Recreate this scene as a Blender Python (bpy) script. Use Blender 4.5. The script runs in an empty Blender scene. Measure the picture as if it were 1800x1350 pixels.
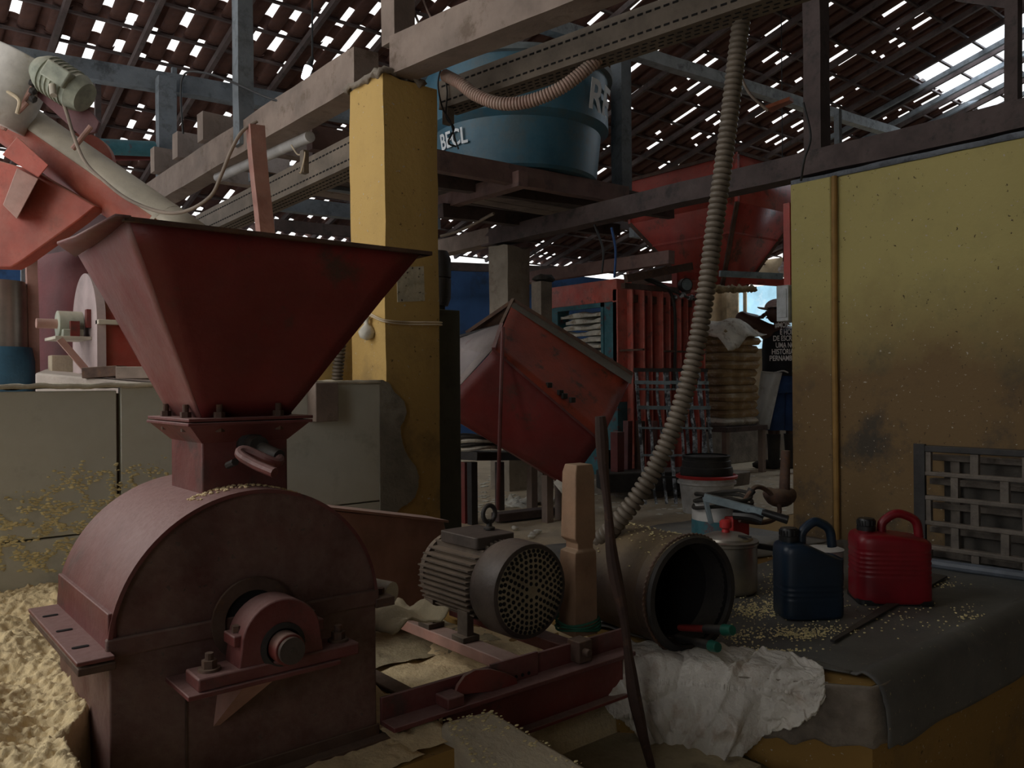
import bpy, bmesh, math, random
from mathutils import Vector, Matrix, noise
random.seed(7)
V = Vector
scn = bpy.context.scene
COL = scn.collection
# ---------------------------------------------------------------- camera
F = 1440.0
YAW = math.radians(39.6)
S_, C_ = math.sin(YAW), math.cos(YAW)
CAM = V((0, 0, .85))
FWD = V((S_, C_, 0)); RGT = V((C_, -S_, 0)); UP = V((0, 0, 1))
ROLL = .0085
cd = bpy.data.cameras.new('camera'); cam = bpy.data.objects.new('camera', cd); COL.objects.link(cam)
cd.sensor_width = 36; cd.lens = 36 * F / 1800; cd.clip_start = .05; cd.clip_end = 200
cr = (RGT - ROLL * UP).normalized(); cu = (UP + ROLL * RGT).normalized()
cam.matrix_world = Matrix(((cr.x, cu.x, -FWD.x, CAM.x), (cr.y, cu.y, -FWD.y, CAM.y), (cr.z, cu.z, -FWD.z, CAM.z), (0, 0, 0, 1)))
scn.camera = cam
# ---------------------------------------------------------------- world, light, exposure
scn.view_settings.view_transform = 'Standard'; scn.view_settings.look = 'None'
scn.view_settings.exposure = 0.0; scn.view_settings.gamma = 1; scn.view_settings.use_curve_mapping = False
w = bpy.data.worlds.new('sky'); scn.world = w; w.use_nodes = True
bg = w.node_tree.nodes['Background']; bg.inputs[0].default_value = (.97, .97, .96, 1); bg.inputs[1].default_value = 1.7
def area(name, loc, target, sx, sy, power, col):
    l = bpy.data.lights.new(name, 'AREA'); l.shape = 'RECTANGLE'; l.size = sx; l.size_y = sy; l.energy = power; l.color = col
    o = bpy.data.objects.new(name, l); COL.objects.link(o); o.location = loc
    o.rotation_euler = (V(target) - V(loc)).to_track_quat('-Z', 'Z').to_euler(); return o
# added fill lamp at the left, and daylight from the translucent roof sheet on the right
area('side_fill', (-2.1, 2.9, 2.3), (3.2, 3.7, .8), 2.8, 1.4, 27, (1, .94, .87)).data.spread = math.radians(150)
area('daylight_roof_sheet', (11.8, 3.9, 4.8), (9.6, 4.2, 0), 2.4, 1.6, 60, (.8, .9, 1))

# ---------------------------------------------------------------- measuring helpers (photo ray meets a real plane)
def ray(px, py):
    a = (px - 900) / F; b = (675 - py) / F
    return FWD + (a + ROLL * b) * RGT + (b - ROLL * a) * UP
def P(px, py, d): return CAM + ray(px, py) * d
def onX(px, py, X): r = ray(px, py); return CAM + r * (X / r.x)
def onY(px, py, Y): r = ray(px, py); return CAM + r * (Y / r.y)
def onZ(px, py, Z): r = ray(px, py); return CAM + r * ((Z - CAM.z) / r.z)

# ---------------------------------------------------------------- materials
def M(name, base, rough=.65, metal=0, dust=None, up=0, damt=0, stain=None, samt=.0, scale=6, bump=.15, fine=60, var=.25, spots=None, spamt=0, em=None):
    m = bpy.data.materials.new(name); m.use_nodes = True; nt = m.node_tree; N = nt.nodes; L = nt.links
    bs = N['Principled BSDF']; bs.inputs['Roughness'].default_value = rough; bs.inputs['Metallic'].default_value = metal
    tc = N.new('ShaderNodeTexCoord')
    def nz(sc, det=5, ro=.6):
        n = N.new('ShaderNodeTexNoise'); n.inputs['Scale'].default_value = sc; n.inputs['Detail'].default_value = det; n.inputs['Roughness'].default_value = ro
        L.new(tc.outputs['Object'], n.inputs['Vector']); return n.outputs['Fac']
    def mr(src, a, b, c=0, d=1):
        n = N.new('ShaderNodeMapRange'); n.inputs[1].default_value = a; n.inputs[2].default_value = b; n.inputs[3].default_value = c; n.inputs[4].default_value = d
        L.new(src, n.inputs[0]); return n.outputs[0]
    def mix(fac, A, B):
        n = N.new('ShaderNodeMix'); n.data_type = 'RGBA'
        L.new(fac, n.inputs[0]) if not isinstance(fac, (int, float)) else setattr(n.inputs[0], 'default_value', fac)
        for i, x in ((6, A), (7, B)):
            if isinstance(x, tuple): n.inputs[i].default_value = (*x, 1)
            else: L.new(x, n.inputs[i])
        return n.outputs[2]
    big = nz(scale); fn = nz(fine, 3)
    c = mix(mr(big, .35, .65), tuple(x * (1 - var) for x in base), tuple(min(1, x * (1 + var)) for x in base))
    if stain: c = mix(mr(nz(scale * 1.7, 8, .7), .62 - .35 * samt, .72 - .25 * samt), c, stain)
    if spots: c = mix(mr(nz(fine, 2), .70 - .2 * spamt, .73 - .2 * spamt), c, spots)
    if dust:
        g = N.new('ShaderNodeNewGeometry'); sp = N.new('ShaderNodeSeparateXYZ'); L.new(g.outputs['Normal'], sp.inputs[0])
        u = mr(sp.outputs['Z'], .15, .9, 0, up)
        ad = N.new('ShaderNodeMath'); ad.operation = 'ADD'; L.new(u, ad.inputs[0]); L.new(mr(nz(scale * .8 + 2, 7, .65), .3, .75, 0, damt), ad.inputs[1]); ad.use_clamp = True
        ml = N.new('ShaderNodeMath'); ml.operation = 'MULTIPLY'; L.new(ad.outputs[0], ml.inputs[0]); L.new(mr(fn, .3, .6, .75, 1), ml.inputs[1])
        c = mix(ml.outputs[0], c, dust)
    L.new(c, bs.inputs['Base Color'])
    if bump:
        b = N.new('ShaderNodeBump'); b.inputs['Strength'].default_value = bump; b.inputs['Distance'].default_value = .01
        L.new(fn, b.inputs['Height']); L.new(b.outputs[0], bs.inputs['Normal'])
    if em: bs.inputs['Emission Color'].default_value = (*em[:3], 1); bs.inputs['Emission Strength'].default_value = em[3]
    return m
DUST = (.40, .30, .25); FLD = (.62, .52, .34)
red = M('red_paint', (.165, .017, .013), .5, 0, DUST, .75, .16, (.06, .02, .015), .15, 4)
redmill = M('red_mill_paint', (.12, .019, .017), .5, 0, (.33, .20, .185), .9, .35, (.035, .017, .015), .22, 5)
redface = M('red_mill_face', (.10, .036, .030), .6, 0, (.24, .17, .14), .6, .75, (.07, .015, .013), .35, 7, spots=(.02, .01, .01), spamt=.15)
hopred = M('red_hopper_paint', (.175, .014, .012), .5, 0, (.2, .13, .12), .3, .22, (.07, .03, .02), .15, 3)
hopinner = M('dusty_lit_hopper_side', (.20, .045, .04), .6, 0, (.30, .2, .18), .6, .7, None, 0, 4)
orange = M('orange_red_paint', (.38, .055, .03), .5, 0, (.5, .36, .28), .7, .25, (.3, .04, .02), .2, 4)
conv = M('conveyor_dusty_red', (.36, .06, .035), .55, 0, (.62, .53, .38), 1.3, .18, None, 0, 5)
cream = M('cream_dust_metal', (.50, .46, .38), .7, 0, (.6, .54, .42), .4, .4, None, 0, 5)
greengrey = M('grey_green_motor', (.30, .34, .28), .7, 0, (.58, .54, .42), .6, .5, None, 0, 9)
pink = M('dusty_pink_metal', (.42, .22, .18), .6, 0, (.5, .38, .32), .5, .4, None, 0, 6)
rust = M('dark_rust', (.07, .035, .025), .8, 0, (.3, .22, .16), .5, .25, (.12, .05, .02), .3, 12)
blk = M('black_iron', (.018, .017, .018), .6, 0, (.2, .17, .13), .25, .12, None, 0, 10)
blkwh = M('black_iron_flour_splashes', (.02, .024, .032), .6, 0, (.35, .36, .36), .4, .15, (.6, .66, .72), .45, 10)
motor = M('motor_grey_brown', (.09, .07, .055), .6, 0, (.34, .26, .19), .6, .25, (.05, .04, .035), .3, 9)
motorc = M('motor_cowl', (.045, .034, .03), .5, 0, (.25, .19, .15), .5, .2, (.03, .025, .02), .3, 9)
grille = M('grille_dusty_yellow', (.26, .21, .13), .7, 0, (.34, .27, .17), .3, .5, None, 0, 12)
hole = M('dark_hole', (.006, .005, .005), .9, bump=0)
palewood = M('pale_grey_wood', (.34, .38, .40), .8, 0, (.5, .52, .52), .3, .5, (.14, .15, .16), .3, 7)
wood = M('old_wood', (.22, .165, .135), .8, 0, (.40, .34, .29), .5, .3, (.12, .08, .055), .2, 5)
wood.node_tree.nodes
woodb = M('blue_grey_wood', (.15, .175, .20), .8, 0, (.35, .37, .38), .3, .4, (.06, .07, .08), .3, 5)
woodd = M('dark_wood', (.075, .052, .05), .8, 0, (.25, .2, .18), .3, .25, (.03, .025, .025), .3, 5)
woodr = M('reddish_wood', (.17, .095, .085), .8, 0, (.38, .3, .26), .4, .35, (.08, .05, .05), .25, 4)
plank = M('pale_post_wood', (.25, .135, .075), .7, 0, (.5, .38, .25), .3, .3, (.2, .1, .06), .15, 6)
stickm = M('dark_stick', (.055, .028, .02), .7, 0, None, 0, 0, (.1, .05, .03), .2, 12)
tray = M('galvanised_tray', (.16, .13, .10), .6, .3, (.32, .26, .2), .3, .35, None, 0, 8)
tiler = M('clay_tile', (.085, .034, .024), .85, 0, (.22, .15, .11), .2, .10, (.09, .045, .04), .35, 7, .2)
slab = M('white_tile_dirty', (.62, .63, .56), .45, 0, (.46, .42, .3), .0, .4, (.42, .44, .38), .25, 1.6, .03, var=.12)
flour = M('cassava_flour', (.88, .71, .42), .95, 0, None, 0, 0, (.80, .64, .36), .2, 14, .5, var=.08)
crumb = M('flour_crumbs', (.82, .70, .38), .95, 0, None, 0, 0, None, 0, 30, .1)
concrete = M('floor_concrete', (.32, .27, .21), .85, 0, (.66, .54, .36), .3, .8, (.10, .09, .08), .25, 2.2, .4)
pitfl = M('flour_dusted_floor', (.30, .26, .15), .9, 0, FLD, .2, .6, (.1, .08, .05), .2, 4, .4)
plast = M('broken_plaster', (.20, .165, .135), .9, 0, (.4, .36, .28), .4, .4, (.16, .13, .11), .3, 9, .5)
tarp = M('grey_tarp', (.105, .105, .10), .55, 0, (.2, .19, .16), .2, .25, (.08, .085, .09), .2, 4, .12, spots=(.45, .38, .2), spamt=.03)
sackm = M('white_woven_sack', (.74, .70, .62), .6, 0, None, 0, 0, (.56, .47, .38), .25, 5, .6, fine=60, var=.1)
bluew = M('blue_wall_paint', (.035, .10, .26), .8, 0, None, 0, 0, (.03, .06, .13), .3, 1.2, .1)
teal = M('teal_paint', (.03, .16, .20), .6, 0, (.15, .16, .16), .2, .3, (.16, .03, .03), .2, 10)
pressred = M('press_red_paint', (.58, .10, .07), .35, 0, (.6, .4, .34), .3, .5, (.07, .03, .03), .15, 7)  # pale pinkish dust colour also paints in the highlights on the ribs
tank = M('blue_tank_plastic', (.028, .125, .19), .5, 0, (.14, .22, .25), .4, .6, (.035, .07, .09), .35, 2.2, .05)
whitep = M('white_paint', (.85, .87, .87), .7, bump=.05, var=.1)
clothw = M('pale_pressed_cloth', (.68, .66, .58), .9, 0, None, 0, 0, (.36, .29, .2), .25, 8, .3)
cake = M('tan_pressed_sack', (.42, .30, .16), .9, 0, None, 0, 0, (.56, .5, .4), .3, 5, .4)
hosem = M('grey_corrugated_hose', (.13, .105, .08), .5, 0, (.3, .25, .19), .3, .3, None, 0, 9, .05)
hosed = M('pinkish_conduit', (.36, .20, .16), .5, 0, (.36, .34, .28), .3, .7, None, 0, 5, .05)
wire = M('black_cable', (.02, .02, .02), .5, bump=0)
wirew = M('dusty_cable', (.25, .2, .16), .7, bump=0)
wireg = M('green_twine', (.02, .12, .07), .7, bump=0)
steel = M('brushed_aluminium', (.38, .35, .30), .33, .75, None, 0, 0, (.35, .31, .27), .2, 4, .03)
bsteel = M('bluish_steel', (.28, .36, .40), .4, .4, None, 0, 0, (.16, .2, .22), .2, 8, .05)
jblue = M('navy_plastic', (.010, .024, .045), .38, bump=.04)
brdark = M('dull_red_rod', (.25, .03, .025), .5, bump=.02)
motord = M('motor_dark_cover', (.05, .038, .032), .6, 0, (.2, .15, .12), .3, .25, None, 0, 9)
jred = M('red_plastic', (.22, .006, .014), .38, 0, None, 0, 0, (.2, .005, .01), .2, 5, .04)
capm = M('black_plastic', (.012, .012, .013), .4, bump=0)
bucketw = M('white_bucket_plastic', (.55, .55, .53), .5, 0, None, 0, 0, (.38, .34, .28), .25, 6, .03)
brred = M('bright_red_plastic', (.5, .03, .03), .45, bump=.02)
rubber = M('black_rubber', (.015, .015, .014), .7, 0, (.12, .1, .08), .2, .3, None, 0, 8)
greenp = M('green_plastic', (.01, .12, .08), .45, bump=0)
lattm = M('grey_lattice_concrete', (.12, .105, .09), .85, 0, (.3, .25, .2), .3, .4, (.07, .06, .055), .25, 9, .3)
skin = M('dark_brown_skin', (.075, .032, .020), .5, bump=.03, var=.1)
shirt = M('black_cotton', (.010, .011, .016), .85, bump=.1)
jean = M('blue_denim', (.02, .055, .16), .9, bump=.15)
apron = M('white_plastic_apron', (.50, .52, .52), .45, 0, None, 0, 0, (.36, .36, .35), .2, 5, .06, var=.1)
capw = M('patterned_cap', (.55, .48, .46), .8, 0, None, 0, 0, (.12, .12, .14), .25, 30, .1)
bulbw = M('white_bulb_glass', (.85, .85, .85), .3, bump=0)
lit = M('lit_bulb', (1, 1, 1), .5, bump=0, em=(.75, .87, 1, 14))
boxm = M('white_switch_box', (.46, .49, .5), .5, 0, None, 0, 0, (.36, .36, .34), .2, 9, .03)
paper = M('old_paper', (.5, .45, .33), .9, 0, None, 0, 0, (.38, .32, .2), .3, 18, .05, spots=(.08, .06, .05), spamt=.25)
twine = M('pale_twine', (.6, .5, .36), .9, bump=0)
extb = M('pale_blue_outside_wall', (.30, .52, .66), .9, 0, None, 0, 0, (.5, .62, .7), .3, 1, .05)
trs = bpy.data.materials.new('translucent_roof_sheet'); trs.use_nodes = True
_n = trs.node_tree; _b = _n.nodes['Principled BSDF']; _n.nodes.remove(_b)
_t = _n.nodes.new('ShaderNodeBsdfTransparent'); _t.inputs[0].default_value = (.93, .96, 1, 1)
_d = _n.nodes.new('ShaderNodeBsdfTranslucent'); _d.inputs[0].default_value = (.85, .88, .9, 1)
_m = _n.nodes.new('ShaderNodeMixShader'); _m.inputs[0].default_value = .12
_n.links.new(_t.outputs[0], _m.inputs[1]); _n.links.new(_d.outputs[0], _m.inputs[2]); _n.links.new(_m.outputs[0], _n.nodes['Material Output'].inputs[0])

def wallmat(name, top, low, zmid, dark, spread=.5):
    "painted plaster: upper colour blending to a darker lower one, with blotchy dirt and chips"
    m = bpy.data.materials.new(name); m.use_nodes = True; nt = m.node_tree; N = nt.nodes; L = nt.links
    bs = N['Principled BSDF']; bs.inputs['Roughness'].default_value = .8
    tc = N.new('ShaderNodeTexCoord'); g = N.new('ShaderNodeNewGeometry'); sp = N.new('ShaderNodeSeparateXYZ'); L.new(g.outputs['Position'], sp.inputs[0])
    def nz(sc, det, ro=.6):
        n = N.new('ShaderNodeTexNoise'); n.inputs['Scale'].default_value = sc; n.inputs['Detail'].default_value = det; n.inputs['Roughness'].default_value = ro
        L.new(g.outputs['Position'], n.inputs['Vector']); return n.outputs['Fac']
    def mr(src, a, b, c=0, d=1):
        n = N.new('ShaderNodeMapRange'); n.inputs[1].default_value = a; n.inputs[2].default_value = b; n.inputs[3].default_value = c; n.inputs[4].default_value = d
        L.new(src, n.inputs[0]); return n.outputs[0]
    def mix(f, A, B):
        n = N.new('ShaderNodeMix'); n.data_type = 'RGBA'; L.new(f, n.inputs[0])
        for i, x in ((6, A), (7, B)):
            if isinstance(x, tuple): n.inputs[i].default_value = (*x, 1)
            else: L.new(x, n.inputs[i])
        return n.outputs[2]
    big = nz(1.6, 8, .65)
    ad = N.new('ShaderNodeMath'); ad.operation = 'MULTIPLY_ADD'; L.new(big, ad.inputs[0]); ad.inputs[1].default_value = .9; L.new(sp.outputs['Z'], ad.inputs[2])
    c = mix(mr(ad.outputs[0], zmid + .45 - spread / 2, zmid + .45 + spread / 2), low, top)  # blends from the lower to the upper colour with height
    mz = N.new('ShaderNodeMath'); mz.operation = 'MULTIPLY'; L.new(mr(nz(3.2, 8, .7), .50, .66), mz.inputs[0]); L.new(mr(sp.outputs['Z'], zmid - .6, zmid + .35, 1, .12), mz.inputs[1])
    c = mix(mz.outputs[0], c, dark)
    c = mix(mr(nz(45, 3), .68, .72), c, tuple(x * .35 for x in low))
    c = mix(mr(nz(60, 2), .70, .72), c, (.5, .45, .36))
    L.new(c, bs.inputs['Base Color'])
    b = N.new('ShaderNodeBump'); b.inputs['Strength'].default_value = .35; b.inputs['Distance'].default_value = .01; L.new(nz(30, 6), b.inputs['Height']); L.new(b.outputs[0], bs.inputs['Normal'])
    return m
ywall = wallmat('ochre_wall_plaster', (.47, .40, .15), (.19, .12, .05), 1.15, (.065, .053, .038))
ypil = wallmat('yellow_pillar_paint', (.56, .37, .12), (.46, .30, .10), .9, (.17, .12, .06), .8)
ylow = wallmat('dark_yellow_platform_paint', (.34, .20, .05), (.30, .17, .04), -.3, (.10, .07, .04))

# ---------------------------------------------------------------- mesh helpers
def frame(d, up=UP):
    d = d.normalized(); x = up.cross(d)
    if x.length < 1e-4: x = V((1, 0, 0)).cross(d)
    x.normalize(); y = d.cross(x).normalized(); return x, y, d
class MB:
    def __init__(s): s.v = []; s.f = []
    def add(s, vs, fs):
        n = len(s.v); s.v += [V(p) for p in vs]; s.f += [tuple(i + n for i in f) for f in fs]; return s
    def bx(s, x0, y0, z0, x1, y1, z1):
        return s.add([(x, y, z) for z in (z0, z1) for y in (y0, y1) for x in (x0, x1)], [(0, 2, 3, 1), (4, 5, 7, 6), (0, 1, 5, 4), (2, 6, 7, 3), (0, 4, 6, 2), (1, 3, 7, 5)])
    def box(s, c, sz, R=None):
        c = V(c); h = V(sz) / 2; vs = []
        for z in (-1, 1):
            for y in (-1, 1):
                for x in (-1, 1):
                    p = V((x * h.x, y * h.y, z * h.z)); vs.append(c + (R @ p if R else p))
        return s.add(vs, [(0, 2, 3, 1), (4, 5, 7, 6), (0, 1, 5, 4), (2, 6, 7, 3), (0, 4, 6, 2), (1, 3, 7, 5)])
    def bar(s, a, b, w, h, up=UP):
        a = V(a); b = V(b); x, y, d = frame(b - a, up)
        vs = [p + x * i * w / 2 + y * j * h / 2 for p in (a, b) for j in (-1, 1) for i in (-1, 1)]
        return s.add(vs, [(0, 2, 3, 1), (4, 5, 7, 6), (0, 1, 5, 4), (2, 6, 7, 3), (0, 4, 6, 2), (1, 3, 7, 5)])
    def tube(s, pts, r, n=10, cap=True, up=UP):
        pts = [V(p) for p in pts]; m = len(pts); R = r if isinstance(r, (list, tuple)) else [r] * m
        base = []; x = None
        for i, p in enumerate(pts):
            d = (pts[min(i + 1, m - 1)] - pts[max(i - 1, 0)])
            if d.length < 1e-7: d = UP.copy()
            d.normalize()
            if x is None: x, y, _ = frame(d, up)
            else: x = (x - d * x.dot(d)).normalized(); y = d.cross(x)
            for k in range(n):
                a = 2 * math.pi * k / n; base.append(p + (x * math.cos(a) + y * math.sin(a)) * R[i])
        fs = [(i * n + k, i * n + (k + 1) % n, (i + 1) * n + (k + 1) % n, (i + 1) * n + k) for i in range(m - 1) for k in range(n)]
        if cap: fs += [tuple(range(n))[::-1], tuple((m - 1) * n + k for k in range(n))]
        return s.add(base, fs)
    def cyl(s, a, b, r, r2=None, n=24, cap=True): return s.tube([a, b], [r, r if r2 is None else r2], n, cap)
    def lathe(s, c, prof, n=32, ax=UP, closed=False):
        c = V(c); x, y, d = frame(V(ax)); vs = []
        for (r, h) in prof:
            for k in range(n):
                a = 2 * math.pi * k / n; vs.append(c + d * h + (x * math.cos(a) + y * math.sin(a)) * max(r, 1e-4))
        m = len(prof)
        fs = [(i * n + k, i * n + (k + 1) % n, (i + 1) * n + (k + 1) % n, (i + 1) * n + k) for i in range(m - 1) for k in range(n)]
        if closed: fs += [((m - 1) * n + k, (m - 1) * n + (k + 1) % n, (k + 1) % n, k) for k in range(n)]
        return s.add(vs, fs)
    def prism(s, poly, vec):
        n = len(poly); vec = V(vec); poly = [V(p) for p in poly]
        nrm = sum(((poly[i] - poly[0]).cross(poly[(i + 1) % n] - poly[0]) for i in range(1, n - 1)), V((0, 0, 0)))
        if nrm.dot(vec) > 0: poly = poly[::-1]
        return s.add(poly + [p + vec for p in poly], [tuple(range(n)), tuple(range(2 * n - 1, n - 1, -1))] + [(i, i + n, (i + 1) % n + n, (i + 1) % n) for i in range(n)])
    def hexa(s, A, B):
        "solid between two quads A and B (corner to corner)"
        return s.add(list(A) + list(B), [(3, 2, 1, 0), (4, 5, 6, 7), (0, 1, 5, 4), (1, 2, 6, 5), (2, 3, 7, 6), (3, 0, 4, 7)])
    def grid(s, fn, nu, nv):
        vs = [fn(i / nu, j / nv) for i in range(nu + 1) for j in range(nv + 1)]
        return s.add(vs, [(i * (nv + 1) + j, (i + 1) * (nv + 1) + j, (i + 1) * (nv + 1) + j + 1, i * (nv + 1) + j + 1) for i in range(nu) for j in range(nv)])
    def ico(s, c, r, sq=(1, 1, 1), sub=1):
        bm = bmesh.new(); bmesh.ops.create_icosphere(bm, subdivisions=sub, radius=1)
        vs = [V((v.co.x * r * sq[0], v.co.y * r * sq[1], v.co.z * r * sq[2])) + V(c) for v in bm.verts]; fs = [tuple(v.index for v in f.verts) for f in bm.faces]; bm.free()
        return s.add(vs, fs)
    def rnd(s, c, sz, r, R=None, nz_=1, seg=4):
        "rounded-rectangle slab"
        c = V(c); hx, hy, hz = sz[0] / 2, sz[1] / 2, sz[2] / 2; ring = []
        for cx, cy, a0 in ((1, 1, 0), (-1, 1, 90), (-1, -1, 180), (1, -1, 270)):
            for k in range(seg + 1):
                a = math.radians(a0 + 90 * k / seg); ring.append(((hx - r) * cx + r * math.cos(a), (hy - r) * cy + r * math.sin(a)))
        n = len(ring); vs = []
        for z in (-hz, hz):
            for (x, y) in ring: p = V((x, y, z)); vs.append(c + (R @ p if R else p))
        return s.add(vs, [tuple(range(n))[::-1], tuple(range(n, 2 * n))] + [(i, (i + 1) % n, (i + 1) % n + n, i + n) for i in range(n)])
    def bump(s, amp, sc):
        s.v = [p + noise.noise_vector(p * sc) * amp for p in s.v]; return s
WL = {}
def tag(o, label=None, cat=None, group=None, kind=None):
    if label: o['label'] = label
    if cat: o['category'] = cat
    if group: o['group'] = group
    if kind: o['kind'] = kind
    return o
def thing(name, label, cat, loc, group=None):
    o = bpy.data.objects.new(name, None); COL.objects.link(o); o.location = V(loc); o.empty_display_size = .05; WL[o.name] = V(loc)
    return tag(o, label, cat, group)
def out(mb, name, mt, parent=None, bev=0, solid=0, sub=0, ang=35, label=None, kind=None, loc=None):
    vs = mb.v
    if parent is not None: o0 = WL[parent.name]
    elif loc is not None: o0 = V(loc)
    else:
        o0 = V((sum(p.x for p in vs) / len(vs), sum(p.y for p in vs) / len(vs), min(p.z for p in vs)))
    me = bpy.data.meshes.new(name); me.from_pydata([p - o0 for p in vs], [], mb.f); me.update()
    bm = bmesh.new(); bm.from_mesh(me); bmesh.ops.recalc_face_normals(bm, faces=bm.faces); bm.to_mesh(me); bm.free()
    me.polygons.foreach_set('use_smooth', [True] * len(me.polygons)); me.set_sharp_from_angle(angle=math.radians(ang))
    me.materials.append(mt)
    o = bpy.data.objects.new(name, me); COL.objects.link(o); WL[o.name] = o0
    if parent is not None: o.parent = parent
    else: o.location = o0
    if solid: md = o.modifiers.new('thickness', 'SOLIDIFY'); md.thickness = solid; md.offset = 0
    if sub: md = o.modifiers.new('smooth', 'SUBSURF'); md.levels = md.render_levels = sub
    if bev: md = o.modifiers.new('edge', 'BEVEL'); md.width = bev; md.segments = 2; md.limit_method = 'ANGLE'; md.angle_limit = math.radians(40)
    if label: o['label'] = label
    if kind: o['kind'] = kind
    return o
def single(mb, name, mt, label, cat, group=None, kind=None, **k):
    o = out(mb, name, mt, **k); return tag(o, label, cat, group, kind)
def struct(mb, name, mt, **k): return tag(out(mb, name, mt, **k), kind='structure')
def cat(pts, n=6):
    pts = [V(p) for p in pts]; q = [pts[0] * 2 - pts[1]] + pts + [pts[-1] * 2 - pts[-2]]; r = []
    for i in range(1, len(q) - 2):
        for k in range(n):
            t = k / n; a, b, c, d = q[i - 1:i + 3]
            r.append(.5 * ((2 * b) + (c - a) * t + (2 * a - 5 * b + 4 * c - d) * t * t + (3 * b - a - 3 * c + d) * t ** 3))
    r.append(pts[-1]); return r
def interp(tab, x):
    for (a, b), (c, d) in zip(tab, tab[1:]):
        if x <= c or (c, d) == tab[-1]: return b + (d - b) * max(0, min(1, (x - a) / (c - a)))
def corr(path, r, pitch, amp, n=12):
    "ribbed hose along a dense path"
    L = [0]
    for a, b in zip(path, path[1:]): L.append(L[-1] + (b - a).length)
    N = int(L[-1] / pitch) * 5; pts = []; rs = []; j = 0
    for i in range(N + 1):
        s = L[-1] * i / N
        while j < len(L) - 2 and L[j + 1] < s: j += 1
        t = (s - L[j]) / max(1e-9, L[j + 1] - L[j]); pts.append(path[j].lerp(path[j + 1], t)); rs.append(r + (amp if i % 5 in (2, 3) else amp * .7 if i % 5 in (1, 4) else -amp * 1.3))
    return MB().tube(pts, rs, n)
def text(s, size, loc, R, mt, parent=None, name='lettering', ext=.001):
    c = bpy.data.curves.new('t', 'FONT'); c.body = s; c.size = size; c.extrude = ext; c.align_x = 'LEFT'; c.offset = size * .018
    to = bpy.data.objects.new('t', c); COL.objects.link(to); dg = bpy.context.evaluated_depsgraph_get(); me = bpy.data.meshes.new_from_object(to.evaluated_get(dg))
    bpy.data.objects.remove(to); me.materials.clear(); me.materials.append(mt)
    return me
# ================================================================ SETTING
PX0, PY0, PS = 1.708, 2.872, .275          # pillar near corner and side
WX = 4.105                                  # right-hand wall plane
PLAT = [(1.72, 4.2), (1.72, 1.80), (1.88, 1.62), (2.226, 1.126), (7.5, 1.126), (7.5, 2.27), (7.5, 4.2)]
struct(MB().prism([(x, y, 0) for x, y in PLAT], (0, 0, -.8)), 'platform', ylow)
struct(MB().bx(-.3, 4.2, -.8, 15, 11, 0), 'floor', concrete)
struct(MB().bx(1.9, 2.9, -.02, 14.8, 4.3, .004), 'floor', concrete)
struct(MB().bx(-4.5, -3, -.9, 15, 4.2, -.8), 'floor', concrete)
struct(MB().bx(.95, 1.3, -.8, 1.95, 4.2, -.2), 'pit_floor', pitfl)
struct(MB().bx(.33, 1.50, -.8, 1.12, 3.2, .035).bx(-.9, 2.13, -.8, .4, 2.9, .0).bx(1.12, 2.0, -.8, 1.95, 3.2, -.02), 'mill_plinth', ylow)
# right wall with its corner pilaster, grey mortar line and painted conduit
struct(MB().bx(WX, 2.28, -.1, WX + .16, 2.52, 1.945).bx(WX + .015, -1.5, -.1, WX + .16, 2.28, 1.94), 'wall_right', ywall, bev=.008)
mb = MB().grid(lambda u, v: V((WX + .012 + (0 if v < .5 else .15), -1.5 + 4.02 * u, 1.945 + .035 * (noise.noise(V((u * 30, v * 3, 0))) * .25 + .5) * (1 if 0 < v < 1 else -.4))), 160, 4)
struct(mb, 'trim_1', M('blue_grey_mortar', (.17, .19, .22), .9, 0, None, 0, 0, (.1, .11, .13), .3, 8, .5), solid=.012)
struct(MB().tube([(WX, 2.26, 0), (WX - .004, 2.262, 1.0), (WX, 2.258, 1.94)], .016, 10), 'trim_2', M('ochre_painted_conduit', (.30, .17, .045), .7, bump=.1))
# yellow pillar
mb = MB().grid(lambda u, v: V((0, 0, 0)), 1, 1); mb = MB()
def pil(X0, Y0, sx, sy, z0, z1, nm, mt, rag=.02, seg=14, wav=.006):
    m = MB(); n = 24; ring = []
    for (x, y, dx, dy, L) in ((X0, Y0, 1, 0, sx), (X0 + sx, Y0, 0, 1, sy), (X0 + sx, Y0 + sy, -1, 0, sx), (X0, Y0 + sy, 0, -1, sy)):
        for k in range(6): ring.append((x + dx * L * (k / 6 if k else .03), y + dy * L * (k / 6 if k else .03)))
    vs = []; nz_ = 26; n = len(ring)
    for j in range(nz_ + 1):
        z = z0 + (z1 - z0) * j / nz_
        for (x, y) in ring:
            q = V((x, y, z)); o = noise.noise_vector(q * 4) * wav + noise.noise_vector(q * 15) * wav * .3
            vs.append((x + o.x, y + o.y, z + (noise.noise(q * 9) * rag if j == nz_ else 0)))
    fs = [(j * n + k, j * n + (k + 1) % n, (j + 1) * n + (k + 1) % n, (j + 1) * n + k) for j in range(nz_) for k in range(n)] + [tuple(nz_ * n + k for k in range(n))]
    m.add(vs, fs); return struct(m, nm, mt, ang=50)
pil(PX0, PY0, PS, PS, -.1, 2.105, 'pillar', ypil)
struct(MB().grid(lambda u, v: V((PX0 - .02 + u * (PS * .8), PY0 - .02 + v * (PS + .03), 2.112 + .035 * noise.noise(V((u * 8, v * 8, 2))) + .015 * (1 - abs(2 * u - 1)))), 12, 12), 'mortar_cap', plast, solid=.02)
pil(WX - .01, 5.0, .24, .24, 0, 1.96, 'pillar', M('grey_cream_plaster', (.29, .25, .20), .85, 0, (.4, .35, .28), .2, .4, (.18, .14, .11), .25, 4, .35), .04)
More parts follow.
